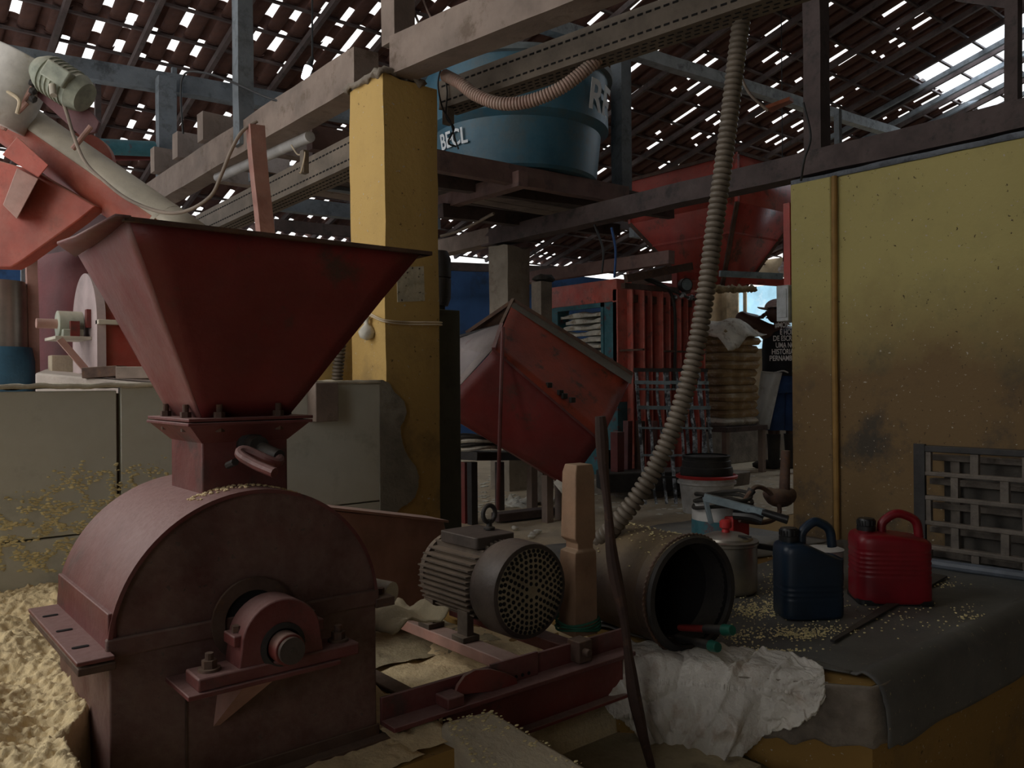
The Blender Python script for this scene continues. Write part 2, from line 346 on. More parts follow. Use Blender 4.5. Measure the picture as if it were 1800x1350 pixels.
# yellow half wall behind the pillar (dashed crack)
struct(MB().bx(1.0, 3.32, -.1, 1.98, 3.5, 1.22), 'wall_left', M('cream_yellow_wall', (.60, .42, .15), .85, 0, None, 0, 0, (.66, .52, .30), .25, 3, .15))
# tiled vat wall: slabs are parts, two courses
vat = MB().bx(-.9, PY0 + .02, -.8, PX0 + .02, PY0 + .14, .83)
vato = struct(vat, 'tiled_vat_wall', plast)
rows = ((.39, .84), (-.1, .385)); xs = [-.9, -.25, .212, .708, 1.205, PX0]
for (z0, z1) in rows:
    for i in range(5):
        g = .004 if i != 3 else .008
        zt = z1 + (.016 if i == 4 and z1 > .8 else 0) + (.010 if i == 3 and z1 > .8 else 0)
        out(MB().bx(xs[i] + g, PY0 - .012, z0, xs[i + 1] - g, PY0 + .02, zt), 'wall_slab', slab, vato, bev=.003)
out(MB().grid(lambda u, v: V((-.9 + 2.58 * u, PY0 - .02 + .17 * v, .845 + .018 * u + .008 * noise.noise(V((u * 40, v * 4, 0))))), 120, 4), 'flour_dusted_coping', M('pale_coping', (.62, .57, .45), .9, 0, None, 0, 0, None, 0, 8, .3), vato, solid=.014)
# plaster patch running on to the pillar with a broken edge
pp = [(668, 668), (684, 672), (694, 690), (708, 702), (715, 728), (704, 752), (708, 778), (716, 800), (733, 826), (736, 850), (726, 878), (706, 892), (690, 906), (668, 910)]
q = [onY(x, y, PY0 - .016) for x, y in cat([V((a, b, 0)) for a, b in pp], 5) and [(p.x, p.y) for p in cat([V((a, b, 0)) for a, b in pp], 5)]]
q = [p + V((noise.noise(p * 50) * .006, 0, noise.noise(p * 43) * .006)) for p in q]
out(MB().prism(q, (0, .016, 0)), 'broken_plaster_patch', M('grey_cement_render', (.27, .25, .21), .8, 0, None, 0, 0, (.2, .185, .155), .3, 5, .3), vato)
# back walls and outer shell
BW = 10.9
struct(MB().bx(-4.5, BW, -.1, 14.0, BW + .15, 2.84), 'wall_back', bluew)
struct(MB().bx(14.0, BW, -.1, 15, BW + .15, 2.84), 'wall_back', M('cream_back_wall', (.45, .34, .22), .9, 0, None, 0, 0, None, 0, 3, .1))
mb = MB().hexa([(15, 1, 0), (15.15, 1, 0), (15.15, 9.2, 0), (15, 9.2, 0)], [(15, 1, 5.6), (15.15, 1, 5.6), (15.15, 9.2, 3.4), (15, 9.2, 3.4)]).bx(15, 10.75, 0, 15.15, 11, 3).bx(15, 9.2, 0, 15.15, 10.75, 1.55).bx(15, 9.2, 3.0, 15.15, 10.75, 3.4)
struct(mb, 'wall_far_right', M('cream_far_wall', (.45, .36, .24), .9, 0, None, 0, 0, None, 0, 3, .1))
struct(MB().bx(-4.5, -3.1, -.9, 15, -3, 6.9), 'wall_near', M('dark_near_wall', (.12, .1, .08), .9, bump=0))
struct(MB().bx(-4.6, -.7, -.9, -4.5, 3.6, 6.9).bx(-4.6, -3, -.9, -4.5, -.7, .4).bx(-4.6, -3, 4.2, -4.5, -.7, 6.9).bx(-4.6, 3.6, -.9, -4.5, 11, 1.2).bx(-4.6, 8.6, 1.2, -4.5, 11, 3.6), 'wall_far_left', M('dark_left_wall', (.16, .13, .1), .9, bump=0))  # unseen wall, its openings added to let in and steer the light
struct(MB().bx(15, -3, -.9, 15.1, 1, 5.65), 'wall_near_right', M('dark_side_wall', (.12, .1, .08), .9, bump=0))
struct(MB().bx(19, 4, -1, 19.2, 22, 3.4), 'outside_wall', extb)
# ---------------------------------------------------------------- roof
def roofz(y): return 6.05 - .28 * y
RS = V((0, 1, -.28)).normalized(); RN = V((0, .28, 1)).normalized()
ceil_ = bpy.data.objects.new('ceiling', None); COL.objects.link(ceil_); WL['ceiling'] = V((0, 0, 0)); ceil_['kind'] = 'structure'
SKX0, SKX1, SKY0, SKY1 = 10.55, 13.6, 2.9, 4.85
# near part of the roof, above and behind the photographer: closed boards
out(MB().hexa([(-4.5, -3, roofz(-3)), (15, -3, roofz(-3)), (15, 2.9, roofz(2.9)), (-4.5, 2.9, roofz(2.9))], [(-4.5, -3, roofz(-3) + .05), (15, -3, roofz(-3) + .05), (15, 2.9, roofz(2.9) + .05), (-4.5, 2.9, roofz(2.9) + .05)]), 'roof_sheet', tiler, ceil_)
TL, PITC, ROWP = .47, .205, .40
def tilemesh(nm, r0, r1, up, th=.012, n=7, fl=.75):
    m = MB(); a = []; 
    for j, (y, r) in enumerate(((0, r0), (TL, r1))):
        for rr in (r, r - th):
            for k in range(n + 1):
                t = math.pi * k / n; a.append(V((math.cos(t) * rr, 0, (math.sin(t) * rr * fl) * (1 if up else -1))) + V((0, y, 0)))
    N = n + 1; fs = []
    for k in range(n):
        fs += [(k, k + 1, 2 * N + k + 1, 2 * N + k), (N + k, 3 * N + k, 3 * N + k + 1, N + k + 1), (k, N + k, N + k + 1, k + 1), (2 * N + k, 2 * N + k + 1, 3 * N + k + 1, 3 * N + k)]
    fs += [(0, 2 * N, 3 * N, N), (n, N + n, 3 * N + n, 2 * N + n)]
    m.add(a, fs); return m
TR = Matrix((( 1, 0, 0), (0, RS.y, RN.y), (0, RS.z, RN.z)))
chan = tilemesh('channel', .071, .064, False, .010, 7, .36); cov = tilemesh('cover', .072, .086, True, .010, 7, .5)
def mesh_of(m, nm):
    me = bpy.data.meshes.new(nm); me.from_pydata(m.v, [], m.f); me.update(); me.polygons.foreach_set('use_smooth', [True] * len(me.polygons)); me.set_sharp_from_angle(angle=.9); me.materials.append(tiler); return me
rt = random.Random(3); tiles = []
nc = int(16.2 / PITC); nr = 21
for c in range(nc):
    for r in range(nr):
        x = -1.2 + c * PITC; y = 2.85 + r * ROWP * RS.y
        if x > 14.9: continue
        sky = SKX0 < x < SKX1 and y + .1 < SKY1
        if sky: continue
        tiles.append((0, V((x + rt.uniform(-.006, .006), y, roofz(y))) + RN * .045, rt.uniform(-.02, .02)))
        if SKX0 < x + .1 < SKX1 and y + .1 < SKY1: continue
        f_ = rt.random(); leftish = x < 6.8
        if f_ < (.56 if leftish else .27): sh = rt.uniform(.27, .36)      # slipped: a slot of sky stays open
        elif f_ < (.66 if leftish else .36): sh = rt.uniform(.12, .2)
        else: sh = 0
        y2 = y + RS.y * (sh * -1)
        if f_ > .985: continue
        k = 0 if sh == 0 else 1
        tiles.append((1 + k, V((x + PITC / 2 + rt.uniform(-.012, .012), y + sh * RS.y, roofz(y + sh * RS.y))) + RN * .050, rt.uniform(-.03, .03)))
covs = MB(); TL_ = TL; TL = .18
cov_short = tilemesh('cover_short', .072, .082, True, .010, 7, .5); TL = TL_
protos = [mesh_of(chan, 'roof_tile'), mesh_of(cov, 'roof_tile'), mesh_of(cov_short, 'roof_tile')]
def score(p):
    d = (p - CAM).dot(FWD); t = (p - CAM).dot(RGT) / max(.1, d); v = (p - CAM).z / max(.1, d)
    return d if (d > .5 and abs(t) < .63 and .05 < v < .49) else 1000 + d
tiles.sort(key=lambda t: score(t[1]))
src = [chan, cov, cov_short]; rest = MB()
for i, (k, p, rz) in enumerate(tiles):
    if i < 300:
        o = bpy.data.objects.new('roof_tile', protos[k]); COL.objects.link(o); o.parent = ceil_; o.matrix_local = Matrix.Translation(p) @ (TR @ Matrix.Rotation(rz, 3, 'Z')).to_4x4()
    else:
        R = TR @ Matrix.Rotation(rz, 3, 'Z'); n0 = len(rest.v); rest.v += [p + R @ q for q in src[k].v]; rest.f += [tuple(a + n0 for a in f) for f in src[k].f]
out(rest, 'far_roof_tiles', tiler, ceil_, kind='stuff', ang=50)
for r in range(nr + 1):
    y = 2.88 + r * ROWP * RS.y
    out(MB().bar((-1.3, y, roofz(y)), (15, y, roofz(y)), .03, .022), 'roof_batten', woodd, ceil_)
x = -1.1
while x < 14.9:
    out(MB().bar((x, 2.5, roofz(2.5) - .045), (x, 10.95, roofz(10.95) - .045), .04, .06), 'rafter', woodd, ceil_); x += .64
sk = MB()
sk.grid(lambda u, v: V((SKX0 - .05 + (SKX1 - SKX0 + .1) * u, 0, 0)) + V((0, SKY0 - .1 + (SKY1 - SKY0 + .1) * v, roofz(SKY0 - .1 + (SKY1 - SKY0 + .1) * v) + .05 + .02 * math.sin(u * 40 * math.pi))), 240, 2)
out(sk, 'translucent_roof_sheet', trs, ceil_, label='bright translucent corrugated roof sheet')
for k in range(5):
    x = SKX0 + .35 + k * .62
    out(MB().bar((x, 2.5, roofz(2.5) - .05), (x, 6.2, roofz(6.2) - .05), .045, .06), 'rafter', woodb, ceil_)

# ---------------------------------------------------------------- beams and posts
def beam(a, b, w, h, mt, label, name='timber_beam', c='beam', group=None, warp=.006, up=UP, bev=.004):
    a = V(a); b = V(b); n = max(2, int((b - a).length / .12)); x, y, d = frame(b - a, up); m = MB(); vs = []
    for i in range(n + 1):
        p = a.lerp(b, i / n)
        for (s, t) in ((-1, -1), (0, -1), (1, -1), (1, 0), (1, 1), (0, 1), (-1, 1), (-1, 0)):
            q = p + x * s * w / 2 + y * t * h / 2; o = noise.noise_vector(q * 3) * warp; vs.append(q + o)
    fs = [(i * 8 + k, i * 8 + (k + 1) % 8, (i + 1) * 8 + (k + 1) % 8, (i + 1) * 8 + k) for i in range(n) for k in range(8)] + [tuple(range(8)), tuple(n * 8 + k for k in range(8))]
    m.add(vs, fs); return single(m, name, mt, label, c, group, ang=40)
# main beam over the pillar (two lengths)
zb = 2.115
beam((PX0 + .06, 3.1, zb + .09), (PX0 + .06, 9.2, zb + .09), .12, .17, wood, 'long timber beam running back from the yellow pillar to the left')
a = P(700, 96, 3.33) + V((.03, .03, 0)); b = P(1100, -60, 2.62)
beam(a, b + (b - a) * .4, .12, .155, wood, 'thick timber beam coming forward over the top of the yellow pillar')
# right wall beam
beam((WX + .07, -1.0, 2.045), (WX + .07, 5.35, 2.045), .13, .13, woodd, 'dark timber beam lying along the top of the ochre wall')
beam((WX + .07, 5.25, 2.06), (WX + .07, 6.35, 2.06), .13, .13, wood, 'pale end of timber over the small plastered pillar')
# posts on the beams
p = onX(428, 240, PX0 + .02)
beam(p + V((0, 0, -.05)), p + V((0, 0, 1.6)), .085, .085, woodb, 'grey wooden post standing on the long beam left of the pillar', 'timber_post', 'post', up=V((0, 1, 0)))
p = P(700, 80, 3.42); beam(p, p + V((0, 0, .9)), .1, .1, wood, 'wooden post standing directly above the yellow pillar', 'timber_post', 'post', up=V((0, 1, 0)))
p = onX(1437, 285, WX + .07); beam(p, p + V((0, 0, 2.2)), .10, .10, woodd, 'dark timber post on the beam at the corner of the ochre wall', 'timber_post', 'post', up=V((0, 1, 0)))
p = onX(1783, 215, WX + .07); beam(p, p + V((0, 0, .56)), .06, .055, woodd, 'short dark post in front of the bright roof sheet', 'timber_post', 'post', up=V((0, 1, 0)))
p0 = onX(1800, 35, WX + .07); beam(onX(1690, -8, WX + .3), p0 + V((.0, -.25, -.05)), .05, .06, woodd, 'sloping dark timber in the top right corner')
p = onY(1093, 350, 4.3); beam(p + V((0, 0, -.12)), p + V((0, 0, 1.15)), .11, .11, woodb, 'blue-grey post at the right of the water tank', 'timber_post', 'post', up=V((0, 1, 0)))
p = P(1474, 285, 6.6); beam(p + V((0, 0, -.3)), p + V((0, 0, .42)), .045, .045, woodb, 'thin grey strut just right of the dark corner post', 'timber_post', 'post', up=V((0, 1, 0)))
# purlins along X
beam(onY(905, 28, 4.42), onY(1625, 250, 4.42), .09, .10, palewood, 'pale blue-grey tie beam crossing behind the water tank')
beam(onY(-60, 88, 6.5), onY(640, 205, 6.5), .10, .14, woodb, 'blue-grey purlin under the roof tiles on the left')
p = onY(292, 320, 6.4); q_ = onY(292, 138, 6.4); beam(p, q_, .13, .09, woodb, 'wide blue-grey post hanging under the left purlin', 'timber_post', 'post', up=V((0, 1, 0)))
p = onY(303, 260, 6.5); 
beam(onY(304, 258, 6.55), onY(306, 120, 6.55), .035, .035, woodb, 'thin strut beside the wide blue-grey post', 'timber_post', 'post', up=V((0, 1, 0)))
beam(onY(172, 262, 6.6), onY(172, 120, 6.6), .04, .04, woodd, 'thin dark strut above the screw conveyor', 'timber_post', 'post', up=V((0, 1, 0)))
single(MB().cyl(onY(120, 255, 6.3), onY(272, 262, 6.3), .055), 'steel_pipe', teal, 'blue-green pipe crossing left of the wide post', 'pipe')
single(MB().bar(onY(120, 272, 6.4), onY(272, 270, 6.4), .05, .09), 'red_board', red, 'red board directly under the blue-green pipe', 'board', bev=.004)
# stub joists resting on the long beam
for (x0, yt, yb, lab) in ((357, 195, 245, 'topmost of three sawn joists resting on the long beam'), (312, 230, 275, 'middle of three sawn joists resting on the long beam'), (272, 257, 300, 'farthest and lowest-looking of three sawn joists on the long beam')):
    a = onX(x0, (yt + yb) / 2, PX0 - .03); h = (onX(x0, yt, PX0).z - onX(x0, yb, PX0).z)
    beam(a + V((0, .05, 0)), a + V((.75, .05, 0)), .10, h, wood, lab, 'joist', 'joist')
# tank platform
plz = 2.27
a = onY(545, 243, 4.2); b = onY(1100, 345, 4.2)
beam(a + V((0, 0, 0)), b, .07, .13, woodr, 'reddish timber at the front edge of the tank platform')
beam(onY(545, 285, 4.6), onY(1180, 372, 4.6), .07, .12, woodd, 'dark second timber under the tank platform')
beam(onY(775, 370, 4.9), onY(1085, 405, 4.9), .07, .10, woodd, 'dark third timber low under the tank platform')
beam(onY(440, 300, 5.4), onY(770, 345, 5.4), .08, .13, woodb, 'blue-grey timber left of the pillar below the platform')
beam(onY(455, 352, 6.3), onY(770, 392, 6.3), .08, .12, woodb, 'dim blue-grey timber farther back left of the pillar')
pf = thing('platform_deck', 'thin plank deck under the blue water tank', 'deck', (3.9, 4.8, 2.3))
for k in range(9):
    y = 4.22 + k * .17
    out(MB().bx(2.7 + .05 * (k % 2), y, 2.292, 5.25 - .06 * (k % 3), y + .155, 2.315).bump(.006, 4), 'deck_plank', wood if k % 3 else woodd, pf)
beam((3.5, 4.1, 2.2), (3.5, 5.8, 2.2), .08, .1, woodr, 'short cross timber beneath the tank deck')
# far roof timbers seen under the platform
for (x0, y0, x1, y1, Y, mt, lab) in ((1110, 408, 1215, 425, 6.8, woodb, 'grey rail beam behind the red overhead hopper'), (780, 468, 1000, 476, 9.8, woodd, 'dark timber under the far eaves'), (480, 395, 620, 408, 8.6, woodd, 'dark timber beyond the pillar at left')):
    beam(onY(x0, y0, Y), onY(x1, y1, Y), .08, .12, mt, lab)
beam(onX(918, 490, 4.75), onX(1180, 452, 4.75), .07, .10, woodr, 'reddish rough timber above the red press')
beam(onY(1020, 385, 7.5), onY(1180, 410, 7.5), .07, .10, woodd, 'dark rail seen between tank deck and red hopper')
# ================================================================ FOREGROUND MILL
YM, YB = 1.66, 2.10; XL, XR = .392, .960; XC = (XL + XR) / 2; RR = (XR - XL) / 2; ZS = .352; ZB = .04
mill = thing('hammer_mill', 'large dusty dark red hammer mill with square funnel hopper in the foreground', 'mill', (XC, YM + .2, ZB))
out(MB().bx(XL, YM, ZB, XR, YB, ZS), 'lower_housing', redface, mill, bev=.004)
m = MB(); n = 48; fr = []; bk = []
for k in range(n + 1):
    a = math.pi * k / n; fr.append(V((XC - RR * math.cos(a), YM + .004, ZS + RR * .98 * math.sin(a))))
m.prism(fr, (0, YB - YM - .008, 0)); out(m, 'hood_face', redface, mill, ang=30)
m = MB(); o1 = [V((XC - (RR + .004) * math.cos(math.pi * k / n), YM - .004, ZS + (RR * .98 + .004) * math.sin(math.pi * k / n))) for k in range(n + 1)]
o2 = [V((XC - (RR - .004) * math.cos(math.pi * k / n), YM - .004, ZS + (RR * .98 - .004) * math.sin(math.pi * k / n))) for k in range(n + 1)]
vs = o1 + o2 + [p + V((0, YB - YM + .008, 0)) for p in o1] + [p + V((0, YB - YM + .008, 0)) for p in o2]; N = n + 1; fs = []
for k in range(n): fs += [(k, k + 1, 2 * N + k + 1, 2 * N + k), (k, N + k, N + k + 1, k + 1), (2 * N + k, 2 * N + k + 1, 3 * N + k + 1, 3 * N + k)]
out(MB().add(vs, fs), 'curved_hood', redmill, mill, ang=40)
out(MB().bx(XL - .006, YM - .006, ZS - .008, XR + .006, YM + .01, ZS + .028), 'seam_strip', redface, mill, bev=.004)
# the split flange at the left: two plates, upstand and slotted holes
fl = out(MB().bx(XL - .062, YM - .035, ZS - .002, XL + .002, YB, ZS + .006).bx(XL - .002, YM, ZS + .004, XL + .014, YB, ZS + .075), 'side_flange', redmill, mill, bev=.002)
out(MB().bx(XL - .060, YM - .035, ZS - .020, XL + .004, YB, ZS - .006), 'side_flange', rust, mill, bev=.002)
for y in (1.72, 1.86, 2.0): out(MB().rnd((XL - .036, y, ZS + .0065), (.030, .012, .002), .005), 'bolt_slot', hole, fl)
out(MB().bx(XR - .004, YM - .01, ZS - .015, XR + .045, YB, ZS + .006), 'side_flange', rust, mill, bev=.002)
for x in (XR + .028,): out(MB().cyl((x, YM + .03, ZS), (x, YM + .03, ZS + .02), .011, n=6), 'flange_bolt', rust, mill)
# base angle
out(MB().bx(XL - .01, YM - .035, ZB - .005, XR + .05, YM, ZB + .006).bx(XL - .055, YM - .035, ZB - .005, XL, YB, ZB + .006).bx(XL - .002, YM - .006, ZB, XR + .004, YM, ZB + .03), 'base_angle', rust, mill, bev=.002)
# side skid plate at the left, leaning out
out(MB().hexa([(XL - .07, 1.15, -.10), (XL - .055, 1.15, -.10), (XL - .055, 2.0, .16), (XL - .07, 2.0, .16)], [(XL - .015, 1.15, -.28), (XL, 1.15, -.28), (XL, 2.0, .03), (XL - .015, 2.0, .03)]), 'skid_plate', redmill, mill, bev=.002)
# weld lines and gusset on the lower front
out(MB().bx(onY(325, 1230, YM).x, YM - .003, ZB + .03, onY(325, 1230, YM).x + .003, YM, onY(325, 1190, YM).z), 'weld_line', rust, mill)
# shaft opening ring and bearing
bc = V((.678, 1.54, .338))
out(MB().lathe((bc.x - .012, YM - .002, bc.z + .03), [(.060, 0), (.086, 0), (.086, -.008), (.060, -.008)], 36, (0, 1, 0), True), 'shaft_ring', rust, mill)
out(MB().cyl((bc.x - .012, YM - .001, bc.z + .03), (bc.x - .012, YM - .004, bc.z + .03), .062, n=32), 'shaft_opening', hole, mill)
brk = out(MB().bx(.492, 1.525, .276, .80, YM, .286), 'bearing_shelf', redmill, mill, bev=.002)
out(MB().add([(.60, 1.535, .276), (.66, 1.535, .276), (.60, YM, .276), (.66, YM, .276), (.585, YM, .165), (.597, YM, .165)], [(0, 1, 5, 4), (0, 4, 2), (1, 3, 5), (2, 3, 1, 0), (2, 4, 5, 3)]), 'shelf_gusset', pink, brk, solid=.003)
m = MB(); pts = []
for k in range(21):
    a = math.pi * k / 20; pts.append((bc.x - .082 * math.cos(a), 1.535, bc.z + .012 + .080 * math.sin(a)))
pts = [(bc.x - .088, 1.535, .288), (bc.x - .088, 1.535, .31)] + pts + [(bc.x + .088, 1.535, .31), (bc.x + .088, 1.535, .288)]
bear = out(m.prism(pts, (0, .075, 0)), 'bearing_block', redmill, mill, bev=.003)
out(MB().bx(.512, 1.53, .286, .845, 1.605, .312), 'bearing_foot', redmill, bear, bev=.004)
for x in (.545, .815):
    out(MB().lathe((x, 1.567, .312), [(0, .005), (.021, .005), (.022, 0), (.012, .005)], 20), 'washer', rust, bear)
    out(MB().cyl((x, 1.567, .315), (x, 1.567, .332), .0145, n=6).cyl((x, 1.567, .332), (x, 1.567, .345), .008, n=10), 'bolt_head', rust, bear)
for x in (bc.x - .078, bc.x + .078):
    out(MB().bx(x - .016, 1.545, .35, x + .016, 1.60, .372), 'cap_lug', redmill, bear, bev=.003)
    out(MB().cyl((x, 1.572, .37), (x, 1.572, .385), .010, n=6), 'bolt_head', rust, bear)
out(MB().lathe((bc.x, 1.535, bc.z), [(.0, 0), (.046, 0), (.046, -.003), (.036, -.006), (.033, 0)], 32, (0, 1, 0)), 'bearing_seal', blk, bear)
sh = out(MB().cyl((bc.x, 1.54, bc.z), (bc.x, 1.50, bc.z), .031, n=28), 'shaft', red, bear, bev=.002)
out(MB().cyl((bc.x, 1.502, bc.z), (bc.x, 1.490, bc.z), .026, n=28).cyl((bc.x, 1.492, bc.z), (bc.x, 1.487, bc.z), .006, n=12), 'shaft_end', motorc, bear)
# neck
NX0, NX1, NY0, NY1 = .597, .788, 1.75, 1.955; ZN0, ZN1 = .57, .750
m = MB().bx(NX0, NY0, ZN0, NX1, NY1, ZN1); neck = out(m, 'neck', redmill, mill, bev=.004)
e = .036
out(MB().hexa([(NX0, NY0, ZN1 - .02), (NX1, NY0, ZN1 - .02), (NX1, NY1, ZN1 - .02), (NX0, NY1, ZN1 - .02)], [(NX0 - e, NY0 - e, ZN1 + .018), (NX1 + e, NY0 - e, ZN1 + .018), (NX1 + e, NY1 + e, ZN1 + .018), (NX0 - e, NY1 + e, ZN1 + .018)]), 'flared_collar', redmill, neck)
out(MB().bx(NX0 - e - .006, NY0 - e - .006, ZN1 + .018, NX1 + e + .006, NY1 + e + .006, ZN1 + .025), 'flange', redmill, neck, bev=.0015)
hop = out(MB().bx(NX0 - e - .004, NY0 - e - .004, ZN1 + .027, NX1 + e + .008, NY1 + e + .004, ZN1 + .034), 'hopper_flange', redmill, mill, bev=.0015)
for (x, y) in ((NX0 + .03, NY0 - .02), (NX1 - .03, NY0 - .02), (NX0 - .02, NY0 + .04), (NX0 - .02, NY1 - .03), (NX1 + .02, NY0 + .05), (NX1 + .02, NY1 - .03)):
    out(MB().cyl((x, y, ZN1 + .034), (x, y, ZN1 + .046), .012, n=6).cyl((x, y, ZN1 + .046), (x, y, ZN1 + .062), .0065, n=10).cyl((x, y, ZN1 + .004), (x, y, ZN1 + .018), .011, n=6), 'flange_bolt', rust, hop)
# hopper: four sheets, left one paler with dust and painted-in side light; rolled rim
HX0, HX1, HY0, HY1, HZ = .413, 1.036, 1.58, 2.0, 1.152
t0 = [V((HX0, HY0, HZ)), V((HX1, HY0, HZ)), V((HX1, HY1, HZ)), V((HX0, HY1, HZ))]
b0 = [V((NX0, NY0, ZN1 + .034)), V((NX1, NY0, ZN1 + .034)), V((NX1, NY1, ZN1 + .034)), V((NX0, NY1, ZN1 + .034))]
for i, mt in enumerate((hopred, hopred, hopred, hopinner)):
    j = (i + 1) % 4; m = MB().grid(lambda u, v: (b0[i].lerp(b0[j], u)).lerp(t0[i].lerp(t0[j], u), v) + noise.noise_vector(V((u * 3 + i, v * 3, i))) * .003, 10, 10)
    out(m, 'hopper_sheet', mt, mill, solid=.004)
rim = MB()
rim.bx(HX0 - .012, HY0 - .014, HZ - .004, HX1 + .025, HY0 + .004, HZ + .004).bx(HX1 - .004, HY0 - .01, HZ - .004, HX1 + .028, HY1, HZ + .004).bx(HX0, HY1, HZ - .004, HX1, HY1 + .02, HZ + .004)
rimo = out(rim, 'hopper_rim', rust, mill)
out(MB().add([V((HX0, HY0 - .012, HZ + .004)), onX(203, 378, HX0 - .03), onX(100, 427, HX0 - .055), V((HX0 - .002, HY1, HZ - .012)), V((HX0, (HY0 + HY1) / 2, HZ - .006)), V((HX0 - .045, (HY0 + HY1) / 2, HZ - .004))], [(0, 1, 5, 4), (4, 5, 2, 3)]), 'bent_rim_flap', hopinner, mill, solid=.005)
# gate handle
g0 = V((.70, NY0, .722))
gh = out(MB().lathe(g0, [(.0, 0), (.03, 0), (.03, -.012), (.021, -.016), (.021, -.055), (0, -.055)], 24, (0, 1, 0)), 'gate_spindle', blk, mill)
pth = cat([g0 + V((.005, -.05, -.002)), g0 + V((.022, -.10, -.022)), g0 + V((.0, -.13, -.030)), g0 + V((-.045, -.095, -.005)), g0 + V((-.060, -.10, -.012)), g0 + V((-.045, -.14, -.03)), g0 + V((-.025, -.19, -.045))], 5)
out(MB().tube(pth, .0105, 10), 'gate_handle', redmill, gh)
out(MB().tube([g0 + V((.0, -.02, 0)), g0 + V((.02, -.11, -.02))], [.016, .014], 12), 'gate_lever', blk, gh)
out(MB().tube([g0 + V((-.055, -.02, -.04)), g0 + V((-.055, -.06, -.03))], .008, 8), 'stop_pin', blk, gh)
# pipe stub right
a = P(655, 1040, 1.97); bq = P(682, 1052, 1.93)
out(MB().cyl(a + V((0, .05, 0)), a + V((.035, -.03, -.005)), .028, n=20), 'pipe_stub', cream, mill)
# flour caught round the neck
m = MB(); rr_ = random.Random(5)
for k in range(170):
    x = rr_.uniform(NX0 - .03, NX1 + .01); y = NY0 - rr_.random() ** 3 * .05
    z = ZS + math.sqrt(max(0, (RR * .98 + .004) ** 2 - (x - XC) ** 2)); m.ico((x, y, z + .002), rr_.uniform(.0015, .005), (1, 1, .6), 0 + 1)
out(m, 'caught_flour', flour, mill, kind='stuff')

# ================================================================ MOTOR
fc = P(935, 1040, 2.35); MX, MZ = fc.x, fc.z; MY = fc.y
mo = thing('electric_motor', 'brown finned electric motor with perforated round fan cover', 'motor', (MX, MY + .2, MZ - .16))
mr_ = .138
out(MB().lathe((MX, MY, MZ), [(.0, .004), (mr_ - .010, .004), (mr_ - .003, .006), (mr_, .014), (mr_ + .001, .10), (mr_ - .008, .125), (mr_ - .025, .14), (.0, .14)], 48, (0, 1, 0)), 'fan_cowl', motorc, mo)
gp = out(MB().lathe((MX, MY, MZ), [(.0, -.003), (.09, -.001), (.122, .003), (.122, .006)], 48, (0, 1, 0)), 'grille_plate', grille, mo)
m = MB()
for ring, (rad, cnt) in enumerate(((.024, 7), (.041, 13), (.057, 19), (.073, 25), (.089, 31), (.104, 37), (.116, 42))):
    for k in range(cnt):
        a = 2 * math.pi * (k + .5 * (ring % 2)) / cnt; c_ = V((MX + rad * math.cos(a), MY - .0035 + max(0, rad - .08) * .1, MZ + rad * math.sin(a))); m.cyl(c_, c_ + V((0, .004, 0)), .0060, n=8)
out(m, 'grille_hole', hole, gp)
out(MB().cyl((MX, MY - .006, MZ), (MX, MY, MZ), .012, n=16), 'centre_cap', grille, gp)
out(MB().cyl((MX, MY + .13, MZ), (MX, MY + .40, MZ), .108, n=40), 'motor_body', motor, mo)
for sgn in (-1, 1):
    for k in range(13):
        z = MZ - .096 + k * .0165; w_ = math.sqrt(max(.001, .108 ** 2 - (z - MZ) ** 2)); ox = min(.137, w_ + .035)
        out(MB().bx(min(MX + sgn * (w_ - .03), MX + sgn * ox), MY + .135, z - .0022, max(MX + sgn * (w_ - .03), MX + sgn * ox), MY + .385 - .006 * (k % 2), z + .0022), 'cooling_fin', motor, mo)
for k in range(9):
    x = MX - .066 + k * .0165; h_ = math.sqrt(.108 ** 2 - (x - MX) ** 2)
    out(MB().bx(x - .0022, MY + .135, MZ + h_ - .01, x + .0022, MY + .385, MZ + h_ + .020), 'cooling_fin', motor, mo)
out(MB().rnd((MX - .01, MY + .245, MZ + .125), (.15, .19, .035), .012), 'top_cover', motord, mo, bev=.003)
out(MB().lathe((MX, MY + .385, MZ), [(.0, .05), (.05, .05), (.06, .03), (.118, .02), (.122, -.005), (.10, -.01)], 36, (0, 1, 0)), 'end_shield', motor, mo)
eb = V((MX + .03, MY + .235, MZ + .145))
eye = out(MB().lathe(eb, [(.0, .0), (.018, 0), (.018, .006), (.009, .01), (.008, .03)], 16), 'eye_bolt', blk, mo)
out(MB().tube([eb + V((.024 * math.cos(a), 0, .048 + .026 * math.sin(a))) for a in [2 * math.pi * k / 24 for k in range(25)]], .0072, 10, cap=False), 'eye_ring', blk, eye)
for (dx, dy) in ((-.105, .18), (.105, .18), (-.105, .36), (.105, .36)):
    out(MB().bx(MX + dx - .03, MY + dy - .03, MZ - .158, MX + dx + .03, MY + dy + .03, MZ - .142).bx(MX + dx - .012, MY + dy - .025, MZ - .15, MX + dx + .012, MY + dy + .025, MZ - .07), 'motor_foot', motor, mo, bev=.002)
    out(MB().cyl((MX + dx, MY + dy, MZ - .142), (MX + dx, MY + dy, MZ - .13), .010, n=6), 'foot_bolt', rust, mo)
